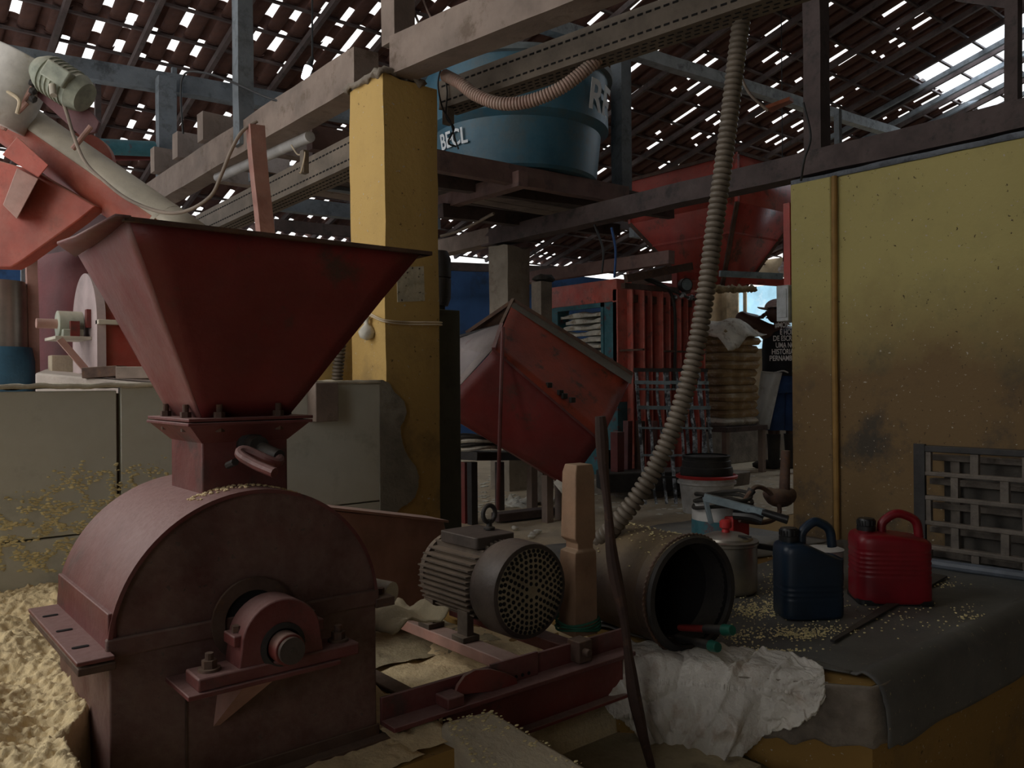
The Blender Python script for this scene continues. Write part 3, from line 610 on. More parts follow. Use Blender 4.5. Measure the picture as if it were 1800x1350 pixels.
# motor bed frame
fz = MZ - .158
bed = thing('motor_bed_frame', 'red steel frame of channels and slide rails under the brown motor', 'steel frame', (1.4, 1.7, -.2))
for x in (MX - .135, MX + .075):
    out(MB().bx(x, 1.72, fz - .035, x + .062, 2.30, fz - .001), 'slide_rail', redmill if x > MX else pink, bed, bev=.003)
for x in (1.00, 1.13):
    out(MB().bx(x, 1.70, fz - .06, x + .05, 2.4, fz - .052).bx(x + .02, 1.7, fz - .12, x + .03, 2.4, fz - .055), 'frame_joist', rust, bed, bev=.002)
zc = onY(660, 1255, 1.66).z
out(MB().bx(XR + .01, 1.655, zc - .025, 1.80, 1.665, zc + .035).bx(XR + .01, 1.60, zc - .03, 1.78, 1.665, zc - .018), 'front_angle', redmill, bed, bev=.002)
out(MB().bx(XR + .20, 1.67, zc - .16, 1.80, 1.685, zc - .02).bx(XR + .20, 1.64, zc - .165, 1.80, 1.72, zc - .155), 'main_channel', red, bed, bev=.002)
tp = [onY(x, y, 1.63) for x, y in ((800, 1222), (806, 1205), (818, 1188), (836, 1178), (862, 1176), (890, 1183), (908, 1192), (912, 1212), (870, 1215))]
out(MB().prism(tp, (0, .01, 0)), 'tension_plate', red, bed, bev=.001)
a = onY(866, 1180, 1.64); b = onY(948, 1200, 1.64)
pl_ = out(MB().bx(a.x, 1.645, b.z, b.x, 1.653, a.z + .015), 'perforated_plate', redmill, bed)
m = MB()
for i in range(6):
    for j in range(2):
        c_ = V((a.x + .015 + i * .022, 1.6435, b.z + .012 + j * .020)); m.cyl(c_, c_ + V((0, .002, 0)), .005, n=8)
out(m, 'plate_hole', hole, pl_)
a = onY(785, 1235, 1.62); out(MB().bx(a.x - .01, 1.60, a.z - .012, a.x + .04, 1.655, a.z + .016), 'adjuster_block', redmill, bed, bev=.004)
a = onY(1010, 1140, 1.66); out(MB().bx(a.x - .02, 1.62, a.z - .03, a.x + .03, 1.67, a.z + .03).cyl((a.x, 1.60, a.z), (a.x, 1.63, a.z), .012, n=8), 'adjuster_block', rust, bed, bev=.003)
# belt guard behind the mill
gy = 2.34
gpoly = [onY(x, y, gy) for x, y in ((560, 893), (600, 900), (780, 917), (800, 1000), (770, 1100), (560, 1100))]
bg_ = thing('belt_guard', 'dusty red sheet belt guard between mill and motor', 'guard', (gpoly[0].x + .2, gy, .1))
out(MB().prism(gpoly, (0, .10, 0)), 'guard_face', pink, bg_, bev=.002)
out(MB().hexa([gpoly[0] + V((0, -.03, 0)), gpoly[2] + V((0, -.03, 0)), gpoly[2] + V((0, .11, 0)), gpoly[0] + V((0, .11, 0))], [p + V((0, 0, .008)) for p in (gpoly[0] + V((0, -.03, 0)), gpoly[2] + V((0, -.03, 0)), gpoly[2] + V((0, .11, 0)), gpoly[0] + V((0, .11, 0)))]), 'guard_top_lip', pink, bg_)
# crumpled flour-caked sheet next to the mill
a = P(700, 1085, 2.15)
m = MB().grid(lambda u, v: a + V((-.09 + .17 * u, -.12 + .30 * v, .02 * math.sin(u * 6) + .035 * noise.noise(V((u * 3, v * 4, 1))) + .04 * u - .03 * v)), 12, 16)
single(m, 'crumpled_sheet', M('flour_caked_sheet', (.42, .36, .24), .9, 0, FLD, .6, .4, None, 0, 8, .4), 'crumpled pale sheet caked with flour between mill and motor', 'sheet', solid=.004)
# flour lying on the plinth and in the frame
def mound(name, x0, x1, y0, y1, f, mt, label, nx=60, ny=60, amp=.012, sc=30):
    m = MB().grid(lambda u, v: V((x0 + (x1 - x0) * u, y0 + (y1 - y0) * v, f(x0 + (x1 - x0) * u, y0 + (y1 - y0) * v) + amp * noise.fractal(V(((x0 + (x1 - x0) * u) * sc, (y0 + (y1 - y0) * v) * sc, 0)), .8, 2.1, 4))), nx, ny)
    o = single(m, name, mt, label, 'flour', None, 'stuff', ang=180); return o
def pile(x, y):
    z = .27 - .07 * (PY0 - y) - .16 * max(0, x - .40) + .05 * noise.noise(V((x * 4, y * 4, 3))) + .02 * noise.noise(V((x * 11, y * 11, 3)))
    k = max(0, min(1, (x - (XL - .072 + .075 * max(0, min(1, (y - 1.72) / .1)))) / .015)) * max(0, min(1, (2.13 - y) / .02))
    return z * (1 - k) - .12 * k
mound('flour_pile', -.35, .85, 1.1, PY0 - .015, pile, flour, 'heap of coarse pale yellow cassava flour at bottom left by the mill', 260, 400, .012, 48)
mound('flour_layer', .86, 1.70, 2.12, PY0 - .02, lambda x, y: .02 + .02 * noise.noise(V((x * 3, y * 3, 0))) - .04 * max(0, x - 1.2), pitfl, 'thin layer of flour on the plinth behind the mill', 60, 40, .006, 20)
mound('flour_layer', XR + .005, 1.93, 1.52, 2.35, lambda x, y: max(-.19, (.052 if x < 1.10 else .004)) + .012 * noise.noise(V((x * 9, y * 9, 0))) - (.25 if y < 1.705 and x > 1.12 else 0), flour, 'flour spilled under the motor frame', 60, 60, .007, 26)
mound('flour_layer', XL - .02, XR + .03, 1.505, 1.625, lambda x, y: .040, flour, 'flour along the front edge of the mill plinth', 60, 12, .006, 26)
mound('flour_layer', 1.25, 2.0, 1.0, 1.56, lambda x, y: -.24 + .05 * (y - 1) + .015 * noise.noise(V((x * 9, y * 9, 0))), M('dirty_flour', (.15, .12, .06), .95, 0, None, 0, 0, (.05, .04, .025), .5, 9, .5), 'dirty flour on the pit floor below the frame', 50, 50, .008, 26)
# concrete kerb sloping toward the viewer
k0 = [onZ(x, y, z_) for x, y, z_ in ((772, 1268, .08), (862, 1246, .08), (1040, 1352, .01), (850, 1362, .01))]
dn = V((0, 0, -.7))
m = MB(); ft = [k0[3] + (k0[3] - k0[0]) * .6, k0[2] + (k0[2] - k0[1]) * .6]
m.hexa([k0[0] + dn, k0[1] + dn, ft[1] + dn, ft[0] + dn], [k0[0], k0[1], ft[1], ft[0]])
single(m, 'concrete_kerb', M('flour_dusted_cement', (.36, .32, .26), .9, 0, FLD, .35, .5, (.2, .16, .12), .25, 5, .5), 'pale sloping cement kerb dusted with flour at bottom centre', 'kerb', bev=.012)
m = MB(); rr_ = random.Random(9)
for k in range(260):
    u, v = rr_.random(), rr_.random(); p = k0[0].lerp(k0[1], u).lerp(ft[0].lerp(ft[1], u), v); m.ico(p + V((0, 0, .002)), rr_.uniform(.0015, .0045), (1.5, 1, .5), 1)
single(m, 'loose_crumbs', crumb, 'loose flour crumbs on the cement kerb', 'flour', None, 'stuff')
# flour splashed on the tiled wall
m = MB(); rr_ = random.Random(12)
for k in range(5200):
    px = rr_.uniform(-20, 330); py = rr_.gauss(930, 75)
    top = interp([(-20, 870), (60, 840), (150, 770), (200, 800), (260, 775), (330, 790)], px)
    if py < top + rr_.random() ** .5 * 50 or noise.noise(V((px / 38, py / 22, 0))) + .15 * rr_.random() < -.02 or 1005 < py: continue
    p = onY(px, py, PY0 - .013); m.ico(p, rr_.uniform(.0014, .0052), (1.6, .6, .8), 1)
single(m, 'wall_crumbs', crumb, 'crumbs of flour stuck on the tiled vat wall at left', 'flour', None, 'stuff')
# ================================================================ PLATFORM THINGS
# wooden post with notch
b0_ = P(1016, 1112, 2.55); pw = .088
m = MB(); prof = [(0, 1.0, 0), (.14, 1.0, 0), (.27, 1, 0), (.30, .80, .016), (.34, .80, .016), (.36, .98, .0), (.52, .82, 0), (.545, .72, 0)]
R = Matrix.Rotation(math.radians(-8), 3, 'Z'); vs = []
prof = [(0, .088, 0), (.24, .082, 0), (.258, .080, .0), (.264, .064, .015), (.284, .064, .015), (.298, .078, .0), (.50, .072, .0), (.525, .062, .004)]
for (h, w_, o_) in prof:
    for (sx, sy) in ((-1, -1), (1, -1), (1, 1), (-1, 1)):
        vs.append(b0_ + R @ V((sx * w_ / 2 + (o_ / 2 if sx < 0 else o_ * .2) + h * .012, sy * w_ / 2, h)))
fs = [(i * 4 + k, i * 4 + (k + 1) % 4, (i + 1) * 4 + (k + 1) % 4, (i + 1) * 4 + k) for i in range(len(prof) - 1) for k in range(4)] + [(0, 1, 2, 3), tuple(len(prof) * 4 - 4 + k for k in range(4))]
single(MB().add(vs, fs), 'wooden_post', plank, 'short notched reddish wooden post between motor and drum', 'post', bev=.003)
m = MB(); rr_ = random.Random(2)
for k in range(5):
    m.tube([b0_ + V((.068 * math.cos(a) + rr_.uniform(-.004, .004), .068 * math.sin(a), .02 + .012 * k / 2 + .006 * math.sin(a * 2 + k))) for a in [2 * math.pi * i / 20 for i in range(21)]], .0035, 6, cap=False)
single(m, 'green_cord', wireg, 'green cord wound round the foot of the notched post', 'cord')
# bent stick
sp_ = [P(1056, 732, 2.30), P(1060, 800, 2.3), P(1068, 900, 2.29), P(1080, 1000, 2.28), P(1098, 1090, 2.27), P(1108, 1170, 2.26), P(1122, 1255, 2.25), P(1146, 1360, 2.24)]
cs = cat(sp_, 5); cs.append(cs[-1] + V((.02, 0, -.42)))
single(MB().tube([p + noise.noise_vector(p * 9) * .004 for p in cs], [.0150 + .0035 * math.sin(i * .5) for i in range(len(cs))], 10), 'bent_stick', stickm, 'long dark crooked stick standing in front of the drum', 'stick')
# metal drum lying on its side
dc = V((2.075, 1.62, .182)); da = V((.14, .99, 0)).normalized()
dr = thing('steel_drum', 'rusty open steel drum lying on its side on the platform', 'drum', (dc.x, dc.y + .2, 0))
L_ = .40; prof = [(.179, .02)]
for k in range(26):
    h = .025 + (L_ - .03) * k / 25; prof.append((.176 + (.006 * max(0, math.sin((h - .05) * 60)) if .03 < h < .08 or .2 < h < .26 else 0), h))
prof += [(.0, L_)]
out(MB().lathe(dc, prof, 56, da), 'drum_shell', M('rusty_drum_brown', (.055, .032, .024), .6, 0, (.4, .3, .16), .4, .08, (.03, .02, .02), .3, 5, .2), dr)
out(MB().lathe(dc, [(.150, .10), (.158, .012), (.163, 0), (.180, 0), (.186, .008), (.178, .022)], 56, da), 'drum_mouth_ring', blk, dr)
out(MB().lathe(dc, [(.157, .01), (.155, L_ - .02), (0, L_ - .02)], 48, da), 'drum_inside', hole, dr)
x_, y_, _d = frame(da)
m = MB(); pts = [dc + da * .022 + (x_ * math.cos(a) + y_ * math.sin(a)) * (.186 + (.0025 if i % 2 else -.001)) for i, a in enumerate([2 * math.pi * k / 140 for k in range(141)])]
out(m.tube(pts, .0045, 6, cap=False), 'chain_band', rust, dr)
m = MB(); rr_ = random.Random(4)
for k in range(200):
    a = rr_.gauss(math.pi / 2, .45); h = rr_.random() * .38 + .01; r_ = .179; p = dc + da * h + V((1, 0, 0)).cross(UP) * 0 + (frame(da)[0] * math.cos(a) + frame(da)[1] * math.sin(a)) * r_
    m.ico(p, rr_.uniform(.0015, .0045), (1, 1, .5), 1)
out(m, 'flour_crumbs_on_drum', crumb, dr, kind='stuff')
# pipes with green caps sticking out of the drum
for (x0, y0, x1, y1, lab) in ((1195, 1103, 1288, 1108, 'red-bodied rod with green cap poking out of the drum'), (1190, 1120, 1262, 1138, 'lower dark rod with green cap poking out of the drum')):
    a = P(x0, y0, 2.62); b = P(x1, y1, 2.42); t = thing('capped_rod', lab, 'rod', a)
    out(MB().cyl(a, a.lerp(b, .55), .011, n=14), 'rod_body', brdark if y0 < 1110 else blk, t); out(MB().cyl(a.lerp(b, .5), a.lerp(b, .86), .014, n=14), 'rod_sleeve', blk, t)
    out(MB().cyl(a.lerp(b, .84), b, .018, .015, n=14), 'green_cap', greenp, t, bev=.002)
# tarp on the platform
def und(x, y): return .010 + .006 * noise.noise(V((x * 3, y * 3, 0))) + .004 * noise.noise(V((x * 9, y * 7, 4)))
EY = 1.126
def tarpf(u, v):
    # u along X, v from wall (0) to hanging hem (1)
    x = 2.245 + 2.3 * u ** 1.1
    s = v * 1.0
    back = 2.22 - .05 * math.sin(u * 5)
    px = 1533 + (1810 - 1533) * u
    topl = back - EY; hang = .15 + .05 * math.sin(u * 2.2 + .5) + .004 * math.sin(u * 30)
    if x < 2.30: hang = .17
    T = topl + hang; l = s * T; rad = .045
    if l < topl - rad: return V((x, back - l, und(x, back - l)))
    if l < topl + rad:
        a = (l - topl + rad) / (2 * rad) * math.pi / 2; return V((x, EY + rad - (rad + .024) * math.sin(a), -rad + (rad + .022) * math.cos(a)))
    z = -(l - topl) ; return V((x, EY - .024 - .012 * (1 + math.sin(x * 9 + z * 4)) * min(1, (-z) * 8) * .6, z))
m = MB().grid(tarpf, 70, 90)
def tarpl(u, v):
    # strip over the chamfered left part of the platform top
    y = 1.20 + 1.05 * v; e = interp([(1.2, 2.24), (1.35, 2.20), (1.6, 2.17), (1.8, 2.05), (2.25, 2.0)], y)
    x = e + (2.26 - e) * u; return V((x, y, und(x, y) + .002 + .012 * (1 - u) * max(0, noise.noise(V((y * 9, 2, 0))))))
m.grid(tarpl, 10, 50)
single(m, 'grey_tarp', tarp, 'grey rubbery tarp covering the platform and hanging over its front', 'tarp', solid=.005, ang=60)
single(MB().hexa([V((2.45, 1.36, .017)), V((3.62, 1.50, .017)), V((3.62, 1.56, .017)), V((2.45, 1.375, .017))], [V((2.45, 1.36, .024)), V((3.62, 1.50, .024)), V((3.62, 1.56, .024)), V((2.45, 1.375, .024))]), 'black_strip', blk, 'flat black strip lying on the tarp in front of the jerrycans', 'strip')  # thin flat black piece on top of the tarp
def onP(px, py): 
    p = onZ(px, py, .012); return V((p.x, p.y, und(p.x, p.y) + .006))
m = MB(); rr_ = random.Random(8)
for (cx, cy, sx, sy, n_) in ((1330, 1072, 45, 12, 420), (1410, 1112, 60, 8, 420), (1330, 1145, 60, 4, 160), (1290, 1120, 30, 12, 120), (1560, 1085, 90, 22, 110), (1700, 1085, 25, 12, 60), (1400, 1060, 60, 25, 160), (1660, 1025, 25, 5, 60), (1360, 1020, 20, 20, 80)):
    for k in range(n_):
        px, py = rr_.gauss(cx, sx * .7), rr_.gauss(cy, sy * .8)
        p = onP(px, py)
        if p.y < 1.16 or p.x < 2.2: continue
        m.ico(p, rr_.uniform(.0015, .0050), (1, 1, .6), 1)
single(m, 'tarp_crumbs', crumb, 'yellow flour crumbs scattered over the grey tarp', 'flour', None, 'stuff')
# white woven sack hanging over the platform edge
path = [V((1.72, 2.16, 0)), V((1.72, 1.80, 0)), V((1.88, 1.62, 0)), V((2.226, 1.126, 0)), V((2.6, 1.126, 0))]
def edge(s):
    acc = 0; nn = V((0, 0, 0)); pos = None
    for a, b in zip(path, path[1:]):
        L = (b - a).length; d = (b - a) / L; nrm = V((d.y, -d.x, 0)); w_ = max(0, min(1, .5 + (min(s - acc, acc + L - s)) / .12)); nn += nrm * w_
        if pos is None and s <= acc + L: pos = a + d * (s - acc)
        acc += L
    return pos if pos is not None else path[-1], nn.normalized()
def sackf(u, v):
    s = .37 + u * .71; e, n_ = edge(s)
    tw = interp([(.37, .10), (.5, .17), (.67, .20), (.86, .20), (1.0, .14), (1.08, .05)], s)
    hg = interp([(.37, .02), (.50, .12), (.60, .25), (.67, .36), (.77, .28), (.86, .20), (.93, .14), (1.05, .075), (1.08, .03)], s) + .008 * noise.noise(V((u * 40, 0, 0))) + .006 * noise.noise(V((u * 150, 0, 0)))
    l = v * (tw + hg); rad = .03
    w_ = .045 * noise.noise(V((u * 4, v * 1.2, 0))) + .016 * max(0, 1 - abs(noise.noise(V((u * 5 + v * 2.2, v * .9 - u * 1.5, 1)))) * 5) + .006 * max(0, 1 - abs(noise.noise(V((u * 9 - v * 4, v * 3, 4)))) * 6) + .002 * noise.noise(V((u * 25, v * 14, 7)))
    if l < tw - rad: return e - n_ * (tw - l) + V((0, 0, .014 + abs(w_) * .8))
    if l < tw + rad:
        a = (l - tw + rad) / (2 * rad) * math.pi / 2; return e - n_ * rad + n_ * (rad + .016 + abs(w_) * .5) * math.sin(a) + V((0, 0, -rad + (rad + .014 + abs(w_) * .8) * math.cos(a)))
    z = -(l - tw); k = min(1, -z / .12); return e + n_ * (.016 + abs(w_) * (.5 + k * 1.6) + .03 * k) + V((0, 0, z))
m = MB().grid(sackf, 260, 100)
fr_ = random.Random(3)
single(m, 'woven_sack', sackm, 'crumpled white woven sack draped over the platform edge', 'sack', solid=.0025, ang=70)
# frayed plaster at the corner
m = MB().grid(lambda u, v: (lambda e: e[0] + e[1] * (.006 + .010 * noise.noise(V((u * 6, v * 5, 3)))) + V((0, 0, -.002 - v * (.17 + .03 * noise.noise(V((u * 9, 0, 0)))))))(edge(.80 + .50 * u)), 30, 18)
single(m, 'broken_render', plast, 'broken grey render at the corner of the platform under the tarp', 'render', solid=.008, ang=50)

# ---- jerrycans
def jerry(name, lab, base, w_, d_, h, rot, body, cap, slope, grooves, base_shade=None):
    t = thing(name, lab, 'jerrycan', base); R = Matrix.Rotation(rot, 3, 'Z'); B = V(base); m = MB(); nseg = 40; vs = []
    lv = [(0, .93), (.015, .98), (.04, 1), (.10, 1)]
    gz = grooves; nl = 30
    for k in range(nl + 1): lv.append((.12 + .50 * k / nl, 1 - (.022 if gz[0] < .12 + .5 * k / nl < gz[1] and k % 3 == 0 else 0)))
    lv += [(.66, 1), (.70, .99), (.735, .95), (.755, .86), (.762, .70), (.765, .3), (.765, .01)]
    for (z, s_) in lv:
        for k in range(nseg):
            a = 2 * math.pi * k / nseg; ca, sa = math.cos(a), math.sin(a); e = 4.5
            x = abs(ca) ** (2 / e) * (1 if ca > 0 else -1) * w_ / 2 * s_; y = abs(sa) ** (2 / e) * (1 if sa > 0 else -1) * d_ / 2 * s_
            dz = 0
            if z > .6: dz = -slope * h * max(0, (x / w_ + .12)) * (z - .6) / .16
            vs.append(B + R @ V((x, y, z * h + dz)))
    n = len(lv); fs = [(i * nseg + k, i * nseg + (k + 1) % nseg, (i + 1) * nseg + (k + 1) % nseg, (i + 1) * nseg + k) for i in range(n - 1) for k in range(nseg)] + [tuple(range(nseg))[::-1], tuple((n - 1) * nseg + k for k in range(nseg))]
    m.add(vs, fs); out(m, 'can_body', body, t, ang=60)
    L = lambda x, y, z: B + R @ V((x, y, z))
    cxp = -w_ * .30
    out(MB().lathe(L(cxp, 0, .755 * h), [(.030, -.01), (.030, .022), (.026, .026)], 24), 'neck', body, t)
    cp = out(MB().lathe(L(cxp, 0, .775 * h), [(.0345, 0), (.0345, .016), (.031, .018), (.031, .040), (.028, .045), (0, .045)], 28), 'cap', cap, t)
    for k in range(16):
        a = 2 * math.pi * k / 16; out(MB().bar(L(cxp, 0, 0) + V((.032 * math.cos(a), .032 * math.sin(a), .775 * h + .02)), L(cxp, 0, 0) + V((.032 * math.cos(a), .032 * math.sin(a), .775 * h + .038)), .004, .004), 'cap_rib', cap, cp)
    hp = cat([L(-w_ * .10, 0, .74 * h), L(-w_ * .08, 0, .86 * h), L(.02, 0, .955 * h), L(w_ * .22, 0, .945 * h), L(w_ * .36, 0, .87 * h), L(w_ * .40, 0, .70 * h)], 7)
    m = MB(); nn = 14; vs = []
    out(MB().tube(hp, .0165, 14), 'handle', body, t)
    if base_shade: out(MB().rnd(B + V((0, 0, .02 * h)), (w_ * .98, d_ * .96, .05 * h), .02, R), 'base_shadow_rim', base_shade, t)  # black slab stands in for the contact shadow round the base
    return t
pj = onZ(1434, 1084, .015)
ar = math.atan2(RGT.y, RGT.x)
j1 = jerry('jerrycan', 'dark blue plastic jerrycan with black cap on the tarp', (pj.x, pj.y + .03, .016), .225, .15, .345, ar + .05, jblue, capm, .30, (.2, .34))
pj = onZ(1577, 1056, .015)
j2 = jerry('jerrycan', 'red plastic jerrycan with black cap on the tarp', (pj.x, pj.y + .03, .016), .275, .19, .34, ar - .12, jred, capm, .10, (.3, .60), capm)
# white can half hidden between the jerrycans
pc = onZ(1498, 1042, .012); t = thing('paint_can', 'white and blue can half hidden between the two jerrycans', 'can', (pc.x, pc.y + .12, .014))
B = V((pc.x, pc.y + .12, .014)); out(MB().lathe(B, [(0, 0), (.075, 0), (.078, .005), (.075, .01), (.075, .15), (.079, .155), (.07, .158), (0, .158)], 32), 'can_body', bucketw, t); out(MB().lathe(B, [(.0765, .035), (.0765, .06)], 32), 'label_band', jblue, t); out(MB().lathe(B, [(.0765, .10), (.0765, .13)], 32), 'label_band', bsteel, t)
# pressure cooker
pc = onZ(1292, 1048, .012); B = V((pc.x + .05, pc.y + .07, .014)); r_ = .116
t = thing('pressure_cooker', 'dented aluminium pressure cooker with lid behind the drum', 'cooker', B)
out(MB().lathe(B, [(0, 0), (r_ - .012, 0), (r_ - .003, .008), (r_, .02), (r_, .185), (r_ + .006, .19), (r_ + .006, .198)], 48), 'pot_body', steel, t)
lid = out(MB().lathe(B, [(r_ + .004, .198), (r_ + .006, .205), (r_ - .015, .208), (r_ - .02, .216), (r_ - .05, .228), (.02, .235), (0, .235)], 48), 'lid', steel, t)
out(MB().lathe(B + V((-.01, 0, .235)), [(.016, 0), (.014, .012), (.024, .02), (.024, .042), (.016, .05), (0, .05)], 20), 'valve_knob', brred, lid)
out(MB().bar(B + RGT * -.015 + V((0, -.07, .228)), B + RGT * .02 + V((0, -.09, .226)), .02, .006), 'steam_slot', blk, lid)
out(MB().bar(B + RGT * (r_ - .01) + V((0, 0, .18)), B + RGT * (r_ + .085) + V((0, 0, .165)), .028, .022), 'side_handle', capm, t, bev=.006)
out(MB().bar(B - RGT * (r_ - .01) + V((0, 0, .18)), B - RGT * (r_ + .04) + V((0, 0, .18)), .028, .02), 'side_handle', capm, t, bev=.006)
# blow lamp rig behind the cooker
pc = onZ(1262, 985, .012); B = V((pc.x, pc.y, .012)); B = P(1262, 985, 3.9); B.z = .012
t = thing('gas_burner', 'gas burner cylinder with red valve block and coiled hose behind the cooker', 'burner', B)
out(MB().lathe(B, [(0, 0), (.115, 0), (.12, .01), (.12, .05), (.12, .24), (.105, .27), (.05, .285), (0, .285)], 36), 'cylinder', bucketw, t)
out(MB().lathe(B, [(.122, .10), (.122, .19)], 36), 'green_band', teal, t)
out(MB().box(B + V((-.01, -.11, .17)), (.13, .06, .10)).cyl(B + V((.05, -.12, .21)), B + V((.12, -.10, .22)), .022).cyl(B + V((0, -.1, .2)), B + V((0, -.1, .29)), .02), 'valve_block', brred, t, bev=.006)
for k in range(3):
    c_ = B + V((-.01, -.04, .262 + .022 * k)); out(MB().tube(cat([c_ + V(((.15 - .015 * k) * math.cos(a), (.13) * math.sin(a), .012 * math.sin(a * 2 + k))) for a in [2 * math.pi * i / 10 for i in range(11)]], 4), .009, 8), 'hose_coil', rubber, t)
fpts = [P(1239, 905, 3.72), P(1238, 876, 3.72), P(1345, 902, 3.65), P(1300, 893, 3.68)]
t = thing('steel_bracket', 'bluish steel bracket frame with black grips lying over the hose coils', 'bracket', P(1290, 900, 3.7))
out(MB().bar(P(1237, 874, 3.72), P(1345, 902, 3.65), .03, .035), 'bracket_bar', bsteel, t, bev=.003)
out(MB().bar(P(1239, 874, 3.72), P(1250, 920, 3.72), .03, .02), 'bracket_leg', bsteel, t, bev=.003)
out(MB().tube([P(1340, 900, 3.65), P(1385, 914, 3.6)], [.017, .02], 12), 'grip', capm, t)
out(MB().tube(cat([P(1290, 905, 3.7), P(1320, 908, 3.66), P(1340, 915, 3.64)], 4), [.022] * 9, 10), 'grip', capm, t)
# iron hand pump with curved handle in front of pilaster
t = thing('hand_pump', 'dark iron hand pump with curved handle at the foot of the ochre wall', 'pump', P(1375, 900, 3.95))
out(MB().tube([P(1381, 792, 3.95), P(1379, 862, 3.95)], [.022, .026], 12), 'pump_rod', rust, t)
out(MB().tube(cat([P(1345, 862, 3.9), P(1362, 874, 3.9), P(1380, 874, 3.95), P(1390, 868, 4.0)], 4), [.02, .03, .035, .04, .042, .045, .046, .045, .045, .04, .04, .036, .03], 12), 'pump_body', rust, t)
out(MB().tube(cat([P(1306, 886, 3.8), P(1318, 866, 3.8), P(1330, 856, 3.82), P(1348, 862, 3.86), P(1366, 882, 3.88), P(1370, 900, 3.88), P(1358, 914, 3.85), P(1335, 919, 3.8), P(1300, 914, 3.75)], 6), .011, 8), 'pump_handle', rust, t)
out(MB().tube([P(1306, 886, 3.8), P(1322, 861, 3.81)], [.010, .020], 10), 'pump_lever', blk, t)
# white bucket with red rim holding a black tub
B = onZ(1265, 905, 0); d_ = (B - CAM).dot(FWD); rb = 50 / F * d_
B = V((B.x, B.y + .1, .006)); 
t = thing('plastic_bucket', 'white bucket with red rim behind the gas burner', 'bucket', B)
hb = (905 - 865) / F * d_ + .09
out(MB().lathe(B, [(0, 0), (rb * .82, 0), (rb * .84, .01), (rb * .95, hb - .05), (rb * 1.03, hb - .045), (rb * 1.03, hb - .03), (rb * .97, hb - .028), (rb, hb)], 40), 'bucket_body', bucketw, t)
out(MB().lathe(B, [(rb * 1.0, hb - .01), (rb * 1.07, hb - .008), (rb * 1.09, hb + .006), (rb * 1.02, hb + .012), (rb * .93, hb + .005)], 40), 'red_rim', brred, t)
t = thing('rubber_tub', 'black rubber tub upturned on top of the white bucket', 'tub', B + V((0, 0, hb)))
out(MB().lathe(B, [(rb * .90, hb + .006), (rb * .93, hb + .03), (rb * .90, hb + .06), (rb * .86, hb + .065), (rb * .85, hb + .10), (rb * .80, hb + .105), (rb * .80, hb + .125), (rb * .6, hb + .13), (rb * .5, hb + .12), (0, hb + .118)], 40), 'tub_shell', rubber, t)
out(MB().lathe(B, [(rb * .80, hb + .120), (rb * .84, hb + .125), (rb * .84, hb + .135), (rb * .74, hb + .137)], 40), 'tub_lip', rubber, t)
# ---- lattice block frame leaning at the right wall
lx = WX - .20; lat = thing('concrete_lattice', 'grey openwork lattice panel standing against the ochre wall', 'lattice panel', (lx, 1.5, 0))
y1 = onX(1624, 900, lx).y; y0 = -.10; zt = onX(1628, 788, lx).z; zbm = onX(1628, 1003, lx).z
rows_ = 5; hh = (zt - zbm) / rows_
for i in range(rows_ + 1):
    z = zt - i * hh; out(MB().bar((lx, y1, z), (lx, y0, z), .035, .020 if i else .030).bump(.003, 14), 'lattice_bar', lattm if i else blk, lat, bev=.004)
wst = .205
for i in range(rows_):
    z = zt - i * hh; y = y1 - (.12 if i % 2 else 0) - (.0 if i else .0) - .02
    first = True
    while y > y0:
        if not (first and i % 2): pass
        out(MB().bar((lx, y, z), (lx, y, z - hh), .033, .022).bump(.003, 14), 'lattice_web', lattm, lat); y -= wst; first = False
out(MB().bar((lx - .01, y1 + .012, zt + .02), (lx - .01, y1 + .012, zbm - .02), .05, .02), 'lattice_end', blk, lat)
lx2 = WX - .07; lat2 = thing('concrete_lattice', 'second lattice panel hidden behind the openwork one at the right wall', 'lattice panel', (lx2, 1.5, 0))
for i in range(6): out(MB().bar((lx2, y1 + .02, zt - .05 - i * hh), (lx2, y0, zt - .05 - i * hh), .05, .028), 'lattice_bar', lattm, lat2, bev=.003)
out(MB().bx(lx2 + .02, y0, .01, lx2 + .045, y1 - .03, zt - .05), 'backing_slab', M('dark_grey_slab', (.06, .055, .05), .9, 0, (.15, .13, .1), .2, .4, None, 0, 7, .3), lat2)
y = y1 - .09
while y > y0: out(MB().bar((lx2, y, zt - .06), (lx2, y, 0.01), .04, .02), 'lattice_web', lattm, lat2); y -= wst * 2
single(MB().tube([(lx - .12, y1 + .02, .03), (lx - .1, 1.2, .035), (lx - .12, -.1, .03)], .022, 10), 'plastic_roll', M('bluish_plastic_sheet', (.12, .14, .17), .5, bump=.2), 'rolled bluish sheet at the foot of the lattice panel', 'roll')
# ================================================================ OVERHEAD
# blue water tank with white lettering
tc_ = P(908, 200, 6.1); TC = V((tc_.x, tc_.y, 0)); d_ = 6.1
zt_ = 3.09; zb_ = 2.318; Rt = 165 / F * d_; Rb = 139 / F * d_
TC.z = zb_; H = zt_ - zb_
tk = thing('water_tank', 'big round blue plastic water tank with white lettering on the plank deck', 'water tank', TC)
zs = .47
prof = [(0, 0), (Rb - .02, 0), (Rb, .02), (Rb + (Rt - Rb) * .30, H * zs - .03), (Rb + (Rt - Rb) * .35 + .02, H * zs - .012), (Rb + (Rt - Rb) * .5 + .035, H * zs + .012), (Rt - .03, H - .05), (Rt - .02, H - .03)]
out(MB().lathe(TC, prof, 72), 'tank_body', tank, tk)
out(MB().lathe(TC, [(Rt - .03, H - .035), (Rt + .012, H - .03), (Rt + .02, H - .01), (Rt + .012, H + .012), (Rt - .03, H + .012), (Rt - .04, H - .02)], 72), 'rim', M('tank_rim_grey', (.16, .19, .20), .6, bump=.1), tk)
